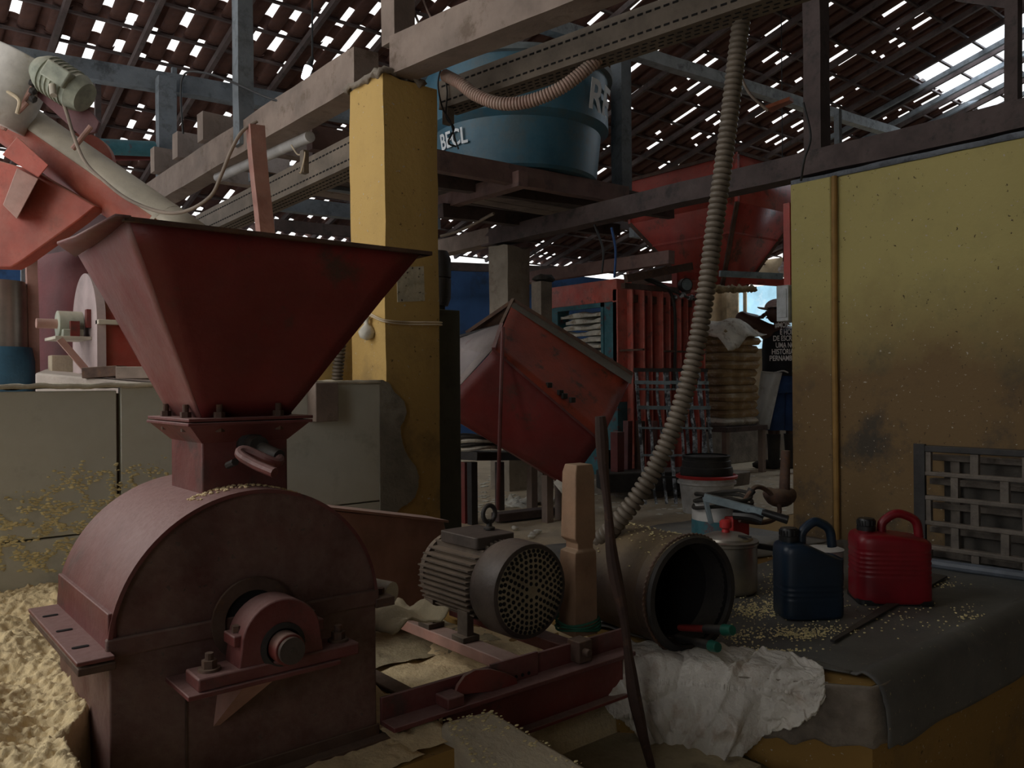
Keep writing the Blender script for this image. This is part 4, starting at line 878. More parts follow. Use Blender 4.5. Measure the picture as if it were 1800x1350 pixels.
out(MB().lathe(TC, [(Rt - .035, H - .0), (Rt - .06, H + .03), (Rt * .6, H + .10), (0, H + .13)], 60), 'lid', tank, tk)
def wrap(me, ang0, z0, sc, slant=0):
    # lettering painted on the tank wall: bend flat text round the axis
    for v in me.vertices:
        x, y, z = v.co; zz = z0 + y; rr = Rb + (Rt - Rb) * min(1, (zz / H)) + .006 + (.02 if zz > H * zs else .0) + z
        a = ang0 + x / Rt; v.co = V((math.cos(a) * rr, math.sin(a) * rr, zz + slant * x))
def tanktext(s, px, py, size, sx=1):
    g = ray(px, py); 
    # angle where the ray meets the wall
    o = CAM - TC; r0 = Rb + (Rt - Rb) * .5; A = g.x ** 2 + g.y ** 2; Bq = 2 * (o.x * g.x + o.y * g.y); Cq = o.x ** 2 + o.y ** 2 - r0 ** 2; D = Bq * Bq - 4 * A * Cq
    tt = (-Bq - math.sqrt(max(0, D))) / (2 * A); p = CAM + g * tt - TC
    me = text(s, size, None, None, whitep)
    for v in me.vertices: v.co.x *= sx
    wrap(me, math.atan2(p.y, p.x), p.z, 1); me.update()
    o_ = bpy.data.objects.new('lettering', me); COL.objects.link(o_); o_.parent = tk
tanktext('BECL', 771, 264, .15, .95)
tanktext('RE', 1026, 193, .31, 1.0)
# perforated cable trays
def ctray(a, b, wd, lab, up=UP, off=V((0, 0, 0))):
    t = thing('cable_tray', lab, 'cable tray', a); x, y, d = frame(b - a); L = (b - a).length
    out(MB().bar(a, b, .004, wd), 'tray_side', tray, t); out(MB().bar(a + x * wd * .45 - y * wd * .5, b + x * wd * .45 - y * wd * .5, wd * .9, .004), 'tray_floor', tray, t)
    out(MB().bar(a - y * wd * .5 * -1 + x * .01, b + y * wd * .5 + x * .01, .022, .004).bar(a - y * wd * .5, b - y * wd * .5, .01, .006), 'tray_lip', tray, t)
    m = MB(); k = .03
    while k < L - .03:
        for r_ in (-.28, .28):
            c_ = a + d * k + y * wd * r_; m.bar(c_ - d * .011 - x * .0026, c_ + d * .011 - x * .0026, .003, .007)
        for r_ in (.25, .5, .75):
            c_ = a + d * (k + .015 * (r_ == .5)) + x * wd * .9 * r_ - y * (wd * .5 + .0026); m.bar(c_ - d * .010, c_ + d * .010, .006, .003)
        k += .036
    out(m, 'tray_slot', hole, t, kind='stuff'); return t
ctray(P(772, 168, 3.62), P(1500, -90, 2.45), .12, 'long perforated cable tray rising from the pillar to the top right')
ctray(P(345, 398, 5.4), P(622, 262, 3.85), .14, 'perforated cable tray left of the pillar')
# pvc pipe
single(MB().cyl(P(383, 312, 4.9), P(545, 240, 4.1), .028), 'pvc_pipe', M('white_pvc', (.5, .5, .5), .5, 0, (.3, .25, .2), .3, .2, bump=.05), 'white plastic pipe slanting below the long beam', 'pipe')
# red flat post by the hopper rim
beam(P(449, 222, 3.75), P(466, 420, 3.75), .07, .05, M('pinkish_red_post', (.34, .15, .12), .7, 0, (.4, .32, .28), .3, .5, None, 0, 8), 'pinkish red flat post hanging from the long beam above the mill hopper', 'hanging_post', 'post', up=V((0, 1, 0)))
# corrugated hoses
hp = [P(1316, -60, 2.80), P(1308, 0, 2.8), P(1296, 90, 2.8), P(1284, 190, 2.8), P(1270, 300, 2.79), P(1256, 400, 2.78), P(1243, 500, 2.77), P(1228, 590, 2.76), P(1210, 670, 2.75), P(1186, 745, 2.74), P(1158, 810, 2.73), P(1124, 868, 2.73), P(1092, 910, 2.74), P(1064, 940, 2.78), P(1040, 962, 2.86)]
single(corr(cat(hp, 10), .0258, .0205, .0056, 14), 'corrugated_hose', hosem, 'long beige ribbed hose hanging from the roof down to the drum', 'hose', ang=60)
cp_ = [P(1092, 38, 3.18), P(1080, 62, 3.14), P(1055, 98, 3.12), P(1020, 130, 3.12), P(980, 158, 3.13), P(930, 178, 3.16), P(880, 182, 3.2), P(838, 168, 3.26), P(808, 146, 3.32), P(782, 132, 3.40)]
single(corr(cat(cp_, 10), .0235, .0125, .0025, 12), 'conduit', hosed, 'pinkish ribbed conduit looping from cable tray to the yellow pillar', 'conduit', ang=60)
single(corr(cat([P(604, 560, 3.62), P(598, 610, 3.62), P(594, 650, 3.62), P(590, 700, 3.62)], 8), .022, .016, .004, 12), 'corrugated_hose', hosem, 'short piece of ribbed hose behind the mill hopper left of the pillar', 'hose', ang=60)
def wiret(pts, r, mt, lab, nm='cable', c='cable', n=7, g=None): return single(MB().tube(cat(pts, n), r, 6), nm, mt, lab, c, g, ang=80)
wiret([P(91, 145, 4.0), P(113, 186, 4.0), P(130, 240, 3.95), P(150, 285, 3.9), P(185, 320, 3.85), P(228, 352, 3.8), P(285, 373, 3.75), P(330, 370, 3.72), P(370, 345, 3.7), P(388, 310, 3.7), P(405, 268, 3.7), P(425, 232, 3.72), P(452, 213, 3.74)], .0085, wirew, 'thick dusty cable sagging from the conveyor motor to the hanging post')
wiret([P(322, 235, 4.8), P(318, 170, 4.8), P(325, 130, 4.8), P(360, 128, 4.7), P(410, 145, 4.4), P(480, 175, 4.1), P(560, 190, 4)], .006, wire, 'black cable strung under the tiles left of the pillar')
wiret([P(722, -10, 3.5), P(728, 20, 3.45), P(738, 45, 3.42)], .006, wirew, 'grey cable above the pillar beside the post')
wiret([P(740, -10, 3.5), P(752, 20, 3.45), P(760, 36, 3.42)], .004, hosed, 'pinkish wires above the pillar')
for k, pts in enumerate(([(775, 120), (770, 150), (778, 190), (792, 215), (800, 245), (806, 262)], [(778, 118), (786, 160), (784, 205), (798, 225), (788, 250), (802, 258)])):
    wiret([P(x, y, 3.55 + .02 * k) for x, y in pts], .004, wire, ('left', 'right')[k] + ' of two tangled black wires at the right edge of the yellow pillar', g='tangled wires at the pillar')
wiret([P(1412, 180, 4.2), P(1425, 240, 4.2), P(1414, 280, 4.2), P(1408, 318, 4.25)], .006, wire, 'black wires down the dark corner post of the ochre wall')
wiret([P(1045, 395, 5.6), P(1060, 440, 5.6), P(1058, 480, 5.6)], .008, wire, 'cable hanging above the left end of the red press')
wiret([P(1075, 400, 5.5), P(1082, 440, 5.5), P(1080, 488, 5.5)], .009, M('blue_cable', (.02, .08, .25), .6, bump=0), 'blue cable hanging above the press frame')
wiret([P(775, 415, 6.4), P(800, 408, 6.3), P(830, 395, 6.2), P(868, 375, 6.0)], .012, wirew, 'pale cable curving up to the tank deck right of the pillar')
wiret([P(1300, 130, 4.0), P(1318, 165, 4.0), P(1350, 195, 4.0)], .007, wirew, 'short dusty cable behind the top of the ribbed hose')
a = P(1385, 185, 4.6); single(MB().hexa([P(1345, 192, 4.6), P(1388, 176, 4.6), P(1395, 180, 4.75), P(1356, 198, 4.75)], [p + V((0, 0, .02)) for p in (P(1345, 192, 4.6), P(1388, 176, 4.6), P(1395, 180, 4.75), P(1356, 198, 4.75))]), 'broken_tile', M('bright_clay', (.4, .12, .06), .8), 'broken orange tile resting on the pale tie beam', 'tile')
# little mounting block with twine left of the pillar
t = thing('wall_bracket', 'small grey bracket tied with twine under the tray', 'bracket', P(532, 282, 3.9))
out(MB().box(P(535, 285, 3.9), (.03, .04, .11)), 'bracket_body', tray, t, bev=.004)
out(MB().tube(cat([P(512, 255, 3.95), P(524, 272, 3.92), P(536, 268, 3.88), P(530, 300, 3.88), P(526, 304, 3.88)], 6), .004, 6), 'bracket_twine', twine, t)
single(MB().box(P(788, 205, 3.6), (.04, .04, .07)), 'junction_box', tray, 'small dusty box at the right edge of the pillar top', 'junction box', bev=.004)
# lit bulb below the tiles and unlit hanging lamp
lp = P(539, 126, 5.2); t = thing('lit_bulb', 'small bright bulb glowing below the roof tiles', 'lamp', lp)
out(MB().tube([lp + V((-.015, 0, -.045)), lp + V((.012, 0, .03))], [.022, .026], 12), 'glowing_tube', lit, t); out(MB().tube([lp + V((.012, 0, .03)), lp + V((.04, 0, .10))], [.024, .014], 12), 'socket', blk, t); out(MB().tube([lp + V((.04, 0, .1)), V((lp.x + .1, lp.y + .1, roofz(lp.y + .1) - .02))], .006, 6), 'lamp_wire', wire, t)
ll = bpy.data.lights.new('bulb_light', 'POINT'); ll.energy = 4; ll.color = (.75, .87, 1); ll.shadow_soft_size = .03; lo = bpy.data.objects.new('bulb_light', ll); COL.objects.link(lo); lo.location = lp + V((-.03, -.03, -.07))
lp = P(1377, 472, 8.5); t = thing('hanging_lamp', 'small white unlit lamp hanging beside the red overhead hopper', 'lamp', lp)
out(MB().lathe(lp, [(0, -.055), (.035, -.05), (.055, -.02), (.05, .01), (.02, .035), (.015, .07)], 20), 'lamp_globe', bulbw, t); out(MB().tube([lp + V((0, 0, .07)), V((lp.x, lp.y, roofz(lp.y) - .02))], .006, 6), 'lamp_wire', wire, t)

# ================================================================ PILLAR DETAILS
yy = PY0 - .004
q = [onY(x, y, yy) for x, y in ((698, 470), (745, 468), (747, 529), (699, 531))]
single(MB().prism(q, (0, .006, 0)), 'paper_notice', paper, 'faded square notice stuck on the yellow pillar', 'notice')
for i, zpy in enumerate((566, 570)):
    pts = [V((PX0 - .006, PY0 + PS * .9, onX(625, 548, PX0).z)), V((PX0 - .008, PY0 + .1, onX(650, 552 + i * 3, PX0).z)), V((PX0 - .006, PY0 - .006, onY(672, 562 + i * 3, PY0).z)), V((PX0 + .1, PY0 - .009, onY(710, zpy, PY0).z)), V((PX0 + PS + .005, PY0 - .006, onY(772, zpy + 1, PY0).z)), V((PX0 + PS + .006, PY0 + PS, onY(772, zpy + 1, PY0).z))]
    if i == 0: tw = thing('knotted_twine', 'pale twine tied round the yellow pillar with a knotted bag hanging from it', 'twine', pts[2])
    out(MB().tube(cat(pts, 6), .0032, 6), 'twine', twine, tw)
kb = onX(652, 575, PX0) + V((-.02, 0, 0))
m = MB().lathe(kb, [(.0, -.055), (.03, -.045), (.036, -.02), (.022, .0), (.008, .015), (.012, .03), (.018, .04)], 16); m.bump(.006, 30)
out(m, 'knotted_bag', clothw, tw, ang=70)
out(MB().tube(cat([kb + V((0, 0, .01)), kb + V((-.01, .06, .04)), kb + V((.0, .09, .06))], 5), .006, 6), 'knot_end', twine, tw)
# dark door panel beside the pillar and black machine behind it
a = onY(790, 700, 3.12); 
single(MB().bx(PX0 + PS + .008, 3.02, 0, onY(810, 700, 3.02).x, 3.06, onY(800, 546, 3.04).z), 'grey_board', M('dark_grey_green_board', (.075, .078, .062), .7, 0, (.2, .19, .15), .3, .15, (.05, .05, .045), .3, 3), 'tall dark grey board standing right beside the yellow pillar', 'board', bev=.004)
t = thing('black_motor', 'black rounded machine showing behind the yellow pillar above the grey board', 'motor', P(776, 490, 4.2))
c_ = P(770, 490, 4.2)
out(MB().lathe(c_ + V((0, 0, 0)), [(0, -.14), (.05, -.14), (.065, -.10), (.067, -.005), (.060, 0), (.067, .005), (.067, .10), (.05, .14), (0, .14)], 24), 'motor_casing', blk, t)
out(MB().bar(P(776, 546, 4.2), P(776, 560, 4.2), .06, .06), 'motor_base', blk, t)
out(MB().bar(c_ + V((.0, 0, -.14)), V((c_.x, c_.y, 0)), .05, .05), 'motor_stand', blk, t)

# ================================================================ TILTED HOPPER
th = thing('tipped_hopper', 'dark red steel hopper tipped on its side on legs right of the pillar', 'hopper', V((P(960, 850, 4.7).x, P(960, 850, 4.7).y, 0)))
Rr, K, Lo, Mm = P(903, 528, 4.85), P(868, 615, 4.45), P(770, 720, 4.6), P(815, 590, 5.05)
B_, E_, F_ = P(1112, 658, 4.9), P(1055, 775, 4.5), P(1000, 852, 4.6)
G_ = P(960, 840, 5.1)
bm_ = lambda a, b, c, d, nm, mt, th_=.008: out(MB().grid(lambda u, v: a.lerp(b, u).lerp(d.lerp(c, u), v) + noise.noise_vector(V((u * 3, v * 3, a.x))) * .004, 12, 8), nm, mt, th, solid=th_)
bm_(Rr, B_, E_, K, 'upper_side', M('hopper_orange_red', (.34, .045, .018), .55, 0, (.2, .1, .07), .2, .3, (.05, .03, .02), .2, 5))
bm_(K, E_, F_, Lo, 'lower_side', hopred)
bm_(P(780, 725, 5.1), P(985, 850, 5.1), F_, Lo, 'bottom_side', hopred)
bm_(Mm, Mm.lerp(P(1020, 640, 5.3), 1), P(1112, 658, 4.95), Rr, 'back_side', rust)
out(MB().grid(lambda u, v: B_.lerp(E_, u).lerp(P(1090, 690, 5.15).lerp(P(1010, 835, 4.9), u), v), 4, 4), 'end_side', hopred, th, solid=.008)
# mouth: dusty flared end sheet and its edge bars
out(MB().add([P(882, 570, 4.72), P(866, 614, 4.5), P(775, 715, 4.68), P(765, 640, 5.0), P(790, 597, 5.1)], [(0, 1, 2, 3, 4)]), 'mouth_sheet', M('pale_inner_steel', (.34, .29, .28), .6, 0, (.42, .36, .34), .3, .6, (.25, .12, .1), .1, 5), th, solid=.006)
out(MB().bar(P(820, 585, 5.0), Rr, .015, .02), 'mouth_edge', rust, th); out(MB().bar(P(790, 596, 5.05), P(882, 571, 4.75), .014, .014), 'mouth_edge', blk, th)
out(MB().bar(Rr, P(882, 572, 4.72), .02, .03), 'mouth_edge', rust, th); out(MB().bar(P(882, 572, 4.7), K, .02, .03), 'mouth_edge', redmill, th)
dr_ = (B_ - Rr); gn = (K - Rr).normalized()
out(MB().hexa([Rr + gn * .015 - FWD * .008, B_ + gn * .015 - FWD * .008, B_ + gn * .10 - FWD * .008, Rr + gn * .075 - FWD * .008], [Rr + gn * .015, B_ + gn * .015, B_ + gn * .10, Rr + gn * .075]), 'rim_band', M('worn_grey_band', (.10, .085, .065), .7, 0, (.22, .2, .16), .4, .5, (.2, .06, .03), .2, 8), th)
out(MB().bar(Rr, B_, .03, .02), 'rim_bar', rust, th); out(MB().bar(K, E_, .012, .012), 'crease_bar', redmill, th)
for (x, y) in ((930, 655), (965, 677), (985, 690), (992, 696), (1006, 703)):
    out(MB().box(P(x, y, 4.52), (.035, .02, .03)), 'hinge_lug', blk, th, bev=.003)
def tox(p, z): return V((p.x, p.y, z))
gp_ = P(882, 590, 4.42); ft_ = onZ(875, 897, 0)
out(MB().tube([P(884, 575, 4.42), P(879, 740, 4.36), P(875, 896, 4.30)], .011, 8), 'support_rod', redmill, th)
for (x, y0, y1, d_) in ((962, 835, 884, 5.0), (985, 838, 880, 5.1), (935, 820, 868, 5.3)):
    a = P(x, y0, d_); out(MB().bar(a, V((a.x, a.y, 0)), .05, .05), 'leg', wood, th)
out(MB().lathe(P(1000, 850, 4.75), [(0, -.09), (.05, -.06), (.085, 0), (.06, .05), (0, .06)], 12).bump(.03, 14), 'flour_caked_spout', clothw, th, ang=80)
# plank on floor
a = onZ(870, 915, .02); b = onZ(975, 903, .02)
single(MB().bar(a + V((0, 0, .02)), b + V((0, 0, .02)), .09, .05), 'floor_plank', woodd, 'dark reddish plank lying on the floor under the tipped hopper', 'plank', bev=.004)
# rags and sheets on floor
for (x, y, s, lab) in ((930, 888, .20, 'pale floury rag on the floor right of the plank'), (985, 884, .16, 'smaller pale floury rag on the floor near the notched post'), (905, 882, .12, 'flat pale rag on the floor behind the plank'), (960, 856, .16, 'pale cloth under the spout of the tipped hopper')):
    c0 = onZ(x, y, 0)
    m = MB().grid(lambda u, v: c0 + V(((u - .5) * s * 1.6, (v - .5) * s, .004 + .07 * abs(noise.noise(V((u * 3 + x, v * 3, 2)))) * math.sin(math.pi * u) * math.sin(math.pi * v) * 2)) + noise.noise_vector(V((u * 2, v * 2, x))) * .05 * V((1, 1, 0)).length * .5, 16, 12)
    single(m, 'floury_rag', clothw, lab, 'rag', solid=.004, ang=70)
c0 = onZ(1080, 925, .004)
m = MB().grid(lambda u, v: V((1.98 + 2.1 * u, 2.28 + .9 * v + .12 * noise.noise(V((u * 5, 0, 1))), .007 + .006 * noise.noise(V((u * 9, v * 6, 0))))), 40, 24)
single(m, 'floor_sheet', M('blue_grey_sheet', (.12, .135, .15), .7, 0, (.35, .3, .22), .2, .6, None, 0, 4, .3), 'blue-grey sheet spread on the floor beyond the drum', 'sheet', solid=.004, ang=70)
for i, (x, y) in enumerate(((945, 934), (938, 938), (905, 928), (935, 942))):
    p = onZ(x, y, .02); single(MB().ico(p, .022, (1.1, .9, .6), 2).bump(.006, 40), 'flour_lump', clothw, ('rightmost', 'small middle', 'far left', 'nearest')[i] + ' pale dough lump on the blue-grey sheet', 'dough lump', 'dough lumps on the sheet', ang=80)
m = MB(); rr_ = random.Random(6)
for k in range(500):
    px, py = rr_.uniform(820, 1390), rr_.uniform(835, 905); p = onZ(px, py, .003); m.ico(p, rr_.uniform(.006, .022), (1.5, 1.2, .25), 1)
single(m, 'floor_debris', clothw, 'flour scraps strewn over the floor below the press', 'flour', None, 'stuff')
# bench with coil behind the pillar
t = thing('work_bench', 'low bench with red leg and dark coils behind the grey board', 'bench', onZ(850, 885, 0))
p0 = P(800, 798, 5.0); z_ = p0.z
a = P(800, 800, 5.0); b = P(930, 800, 5.6)
out(MB().bar(a, b, .35, .05), 'bench_top', blk, t)
for (x, d_, mt) in ((818, 5.0, red), (830, 4.95, blk), (878, 5.5, woodd)):
    p = P(x, 812, d_); out(MB().bar(p, V((p.x, p.y, 0)), .045, .045), 'leg', mt, t)
for k in range(4):
    c_ = P(835, 786, 5.1) + V((0, 0, .022 * k)); single(MB().tube([c_ + V(((.15 - .01 * (k % 2)) * math.cos(q_), .12 * math.sin(q_), .006 * math.sin(3 * q_ + k))) for q_ in [2 * math.pi * i / 24 for i in range(25)]], .012, 6, cap=False), 'rope_coil', rubber if k % 2 else clothw, ('bottom', 'second', 'third', 'top')[k] + (' dark' if k % 2 else ' floury pale') + ' coil of the pile on the low bench', 'coil', 'coils piled on the low bench')
# ================================================================ PRESS
pc_ = P(1087, 490, 6.5); QX, QY = pc_.x, pc_.y; QT = 1.68; QD = .82
pr_ = thing('cloth_press', 'teal and red steel press frame filled with folded pale cloths', 'press', (QX, QY + .4, 0))
f0, f1 = QY, QY + QD
def fb(y0, z0, y1, z1, nm, mt, t_=.12): return out(MB().bx(QX - .02, min(y0, y1), min(z0, z1), QX + t_, max(y0, y1), max(z0, z1)), nm, mt, pr_, bev=.006)
fb(f0, 1.50, f1, QT, 'top_bar', pressred, .16); fb(f0, 0.1, f0 + .16, 1.5, 'side_post', teal); fb(f1 - .13, .1, f1, 1.5, 'side_post', teal); fb(f0, 0.05, f1, .32, 'bottom_bar', teal)
fb(f0 - .006, .7, f0 + .05, 1.6, 'frame_edge', pressred, .14)
out(MB().bx(QX - .03, f0 + .14, 1.465, QX, f1 - .1, 1.50).bx(QX - .03, f0 + .14, .7, QX, f0 + .17, 1.5), 'inner_trim', teal, pr_)
out(MB().bx(QX + .55, f0 + .1, .1, QX + .6, f1, 1.5), 'back_plate', blk, pr_)
out(MB().bx(QX, f0 - .25, 1.10, QX + .02, f0 + .18, 1.115), 'latch_rod', rust, pr_)
m_ = None
for k in range(16):
    z = .62 + k * .052
    m = MB().grid(lambda u, v: V((QX + .02 + .5 * v, f0 + .17 + (QD - .30 - .03 * (k % 3)) * u, z + .040 * (.45 + .55 * math.sin(math.pi * min(1, v * 6)) ** .4) * 1 + .010 * math.sin(u * 9 + k) + .006 * noise.noise(V((u * 6, k * 3, 0))))), 20, 10)
    m.grid(lambda u, v: V((QX + .02 + .004 * math.sin(u * 20 + k), f0 + .17 + (QD - .30 - .03 * (k % 3)) * u, z + .032 * v + .010 * math.sin(u * 9 + k) * v)), 20, 3)
    single(m, 'folded_cloth', clothw, 'pale folded cloth, ' + ('lowest', 'second', 'third', 'fourth', 'fifth', 'sixth', 'seventh', 'eighth', 'ninth', 'tenth', 'eleventh', 'twelfth', 'thirteenth', 'fourteenth', 'fifteenth', 'sixteenth')[k] + (' from the bottom' if k else '') + ' in the teal press frame', 'cloth', 'cloths stacked in the press', solid=.008, ang=60)
p = P(952, 497, 5.75); beam(V((p.x, p.y, 0)), p, .10, .10, plast, 'short grey cement post at the left of the teal press', 'cement_post', 'post', up=V((0, 1, 0)))
single(MB().ico(p + V((.03, 0, .03)), .07, (1.4, 1, .5), 2).bump(.03, 30), 'black_rag', blk, 'black ragged cloth on top of the short cement post', 'rag', ang=80)
# ribbed wall of the press, running right
rb_ = thing('ribbed_press', 'red ribbed steel press wall with hoses along its top', 'press', (QX + .5, QY, 0))
RW = 1.02
out(MB().bx(QX + .12, QY + .10, .1, QX + RW, QY + .13, 1.52), 'back_panel', M('dark_red_panel', (.10, .02, .018), .5, 0, (.3, .2, .18), .2, .3, None, 0, 6), rb_)
for k in range(9):
    x = QX + .10 + k * .115; zt2 = 1.60 + (.03 if k % 2 else 0)
    if k == 4: out(MB().bx(x, QY + .01, .3, x + .05, QY + .09, 1.45), 'dark_upright', rust, rb_)
    out(MB().bx(x - .008, QY - .06 - .02 * (k % 2), .10, x + .010, QY + .12, zt2), 'rib_plate', pressred, rb_, bev=.006)
    if k % 2 == 0: out(MB().bx(x + .02, QY + .03, .3, x + .10, QY + .06, 1.46), 'panel', pressred, rb_, bev=.006)
for z in (1.10,): out(MB().bx(QX + .42, QY - .12, z, QX + RW - .05, QY - .10, z + .015), 'tie_rod', rust, rb_)
out(MB().bx(QX + .1, QY - .02, 1.50, QX + RW, QY + .12, 1.56), 'top_rail', rust, rb_)
out(MB().tube(cat([V((QX + .15, QY - .1, 1.70)), V((QX + .35, QY - .12, 1.66)), V((QX + .5, QY - .12, 1.58)), V((QX + .55, QY - .12, 1.35)), V((QX + .55, QY - .1, .8))], 6), .013, 8), 'hydraulic_hose', rubber, rb_)
out(MB().tube(cat([V((QX + .2, QY - .1, 1.68)), V((QX + .5, QY - .14, 1.60)), V((QX + .75, QY - .14, 1.55)), V((QX + .9, QY - .12, 1.56))], 6), .012, 8), 'hydraulic_hose', rubber, rb_)
gz = V((QX + .66, QY - .12, 1.66)); gg = out(MB().cyl(gz, gz + V((-.02, -.05, 0)), .055, n=24), 'pressure_gauge', blk, rb_); out(MB().cyl(gz + V((-.02, -.05, 0)), gz + V((-.022, -.055, 0)), .047, n=24), 'gauge_glass', bsteel, gg)
for k in range(7):
    out(MB().ico(V((QX + .55 + .055 * k, QY - .12 - .02 * (k % 2), 1.555 + .015 * (k % 3))), .024, (1.3, 1, .9), 1), 'pipe_fitting', blkwh, rb_)
single(MB().bx(QX - .3, QY - .5, -.01, QX + RW, QY + .2, .11).bump(.02, 6), 'press_footing', plast, 'low broken cement footing below the presses', 'footing', bev=.01)
beam(P(1085, 760, 6.0), P(1085, 842, 6.0), .07, .07, red, 'short red upright at the foot of the teal press', 'red_upright', 'post', up=V((0, 1, 0)))
for k in range(3):
    beam(P(1103 + k * 22, 740, 6.15), P(1103 + k * 22, 848, 6.15), .05, .05, rust if k % 2 else redmill, ('leftmost', 'middle', 'rightmost')[k] + ' of three dark red stanchions below the ribbed press', 'stanchion', 'post', 'stanchions below the ribbed press', up=V((0, 1, 0)))
# racks of iron rod leaning in front
for r_i, (x0, x1, dd, sk_, lab) in enumerate(((1118, 1172, 5.75, 16, 'black rod grille splashed with white, left of two leaning on the press'), (1168, 1228, 5.85, 20, 'black rod grille splashed with white, right of two leaning on the press'), (1200, 1240, 6.0, 16, 'third darker rod grille leaning behind the ribbed hose'))):
    tk_ = thing('rod_grille', lab, 'grille', P((x0 + x1) / 2, 850, dd))
    zt3 = P(x0, 650, dd).z; zb3 = .02
    for k in range(4):
        x = x0 + (x1 - x0) * k / 3
        a = P(x, 650, dd + .12); b = P(x + sk_, 850, dd - .15); b.z = zb3
        out(MB().bar(a, b, .022, .012) if k in (0, 3) else MB().tube(cat([a.lerp(b, q_ / 6) + V((.012 * math.sin(q_ * 2.1 + k), 0, 0)) for q_ in range(7)], 3), .010, 6), 'upright_rod', blkwh, tk_)
    for y in (650, 672, 684, 716, 752, 800, 838):
        f_ = (y - 650) / 200; a = P(x0 - 4 + sk_ * f_, y, dd + .10 - .27 * f_); b = P(x1 + 4 + sk_ * f_, y + 1, dd + .10 - .27 * f_)
        out(MB().bar(a, b, .014, .026 if y in (672, 716, 650) else .014), 'cross_bar', blk if y % 4 else bsteel, tk_)
single(MB().box(P(1160, 842, 6.1), (.9, .3, .14), Matrix.Rotation(-.5, 3, 'Z')), 'dark_trough', blk, 'dark trough on the floor behind the rod grilles', 'trough', bev=.01)

# ================================================================ RED OVERHEAD HOPPER
hc = P(1295, 268, 7); hx, hy, hz = hc.x, hc.y, hc.z; W1, W2 = 1.22, .92
ho = thing('overhead_hopper', 'large red steel hopper high on a frame above the stacked sacks', 'hopper', (hx + .5, hy + .5, 1.8))
zm = onX(1240, 365, hx).z
t0 = [V((hx, hy, hz)), V((hx + W2, hy, hz)), V((hx + W2, hy + W1, hz)), V((hx, hy + W1, hz))]; t1 = [V((p.x, p.y, hz - .42)) for p in t0]
ctr = V((hx + W2 * .42, hy + W1 * .40, 1.72)); bb = [ctr + V((sx * .17, sy * .17, 0)) for sx, sy in ((-1, -1), (1, -1), (1, 1), (-1, 1))]
hr = M('overhead_hopper_red', (.46, .05, .035), .5, 0, (.35, .2, .16), .3, .3, (.09, .03, .02), .25, 3)
for i in range(4):
    j = (i + 1) % 4
    out(MB().add([t0[i], t0[j], t1[j], t1[i]], [(0, 1, 2, 3)]), 'upper_panel', hr, ho, solid=.012)
    out(MB().add([t1[i], t1[j], bb[j], bb[i]], [(0, 1, 2, 3)]), 'sloping_panel', hr, ho, solid=.012)
    out(MB().bar(t0[i], t0[j], .03, .03), 'rim_bar', rust, ho); out(MB().bar(t1[i], bb[i], .035, .035), 'corner_bar', rust, ho)
    out(MB().bar(t1[i].lerp(bb[i], .35), t1[j].lerp(bb[j], .35), .02, .02), 'stiffener', hr, ho)
    out(MB().bar(t0[i], t1[i], .03, .03), 'corner_bar', hr, ho)
fr2 = thing('hopper_stand', 'red steel frame of posts and rails carrying the overhead hopper', 'steel frame', (hx + .4, hy + .4, 0))
zr = P(1208, 470, 6.9).z
for (x, y) in ((hx - .05, hy + .62), (hx + W2, hy), (hx + W2, hy + W1), (hx - .05, hy + W1)):
    out(MB().bx(x - .03, y - .03, 0, x + .03, y + .03, zr + .02), 'frame_post', hr, fr2)
for a, b in (((hx - .05, hy + .62, zr), (hx + W2, hy, zr - .06)), ((hx - .05, hy + W1, zr), (hx - .05, hy + .6, zr)), ((hx - .05, hy + W1, zr), (hx + W2, hy + W1, zr))):
    out(MB().bar(a, b, .05, .07), 'frame_rail', hr if a[0] != b[0] else rust, fr2)
out(MB().bar(P(1100, 490, 6.3), P(1215, 468, 6.7), .04, .06), 'frame_rail', rust, fr2); out(MB().bar(P(1095, 502, 6.35), P(1210, 512, 7.0), .04, .04), 'frame_rail', rust, fr2)
out(MB().bar(P(1265, 481, 6.95), P(1375, 486, 7.0), .04, .05), 'frame_rail', bsteel, fr2)
m = MB().grid(lambda u, v: P(1250 + 80 * u, 508 + 6 * noise.noise(V((u * 9, v * 5, 0))), 6.9 + .4 * v) + V((0, 0, .03 * noise.noise(V((u * 14, v * 9, 2))))), 26, 8)
single(m, 'debris_board', M('straw_caked_board', (.22, .16, .08), .9, 0, FLD, .4, .4, None, 0, 16, .6), 'ragged straw-caked board under the overhead hopper', 'board', solid=.03, ang=70)
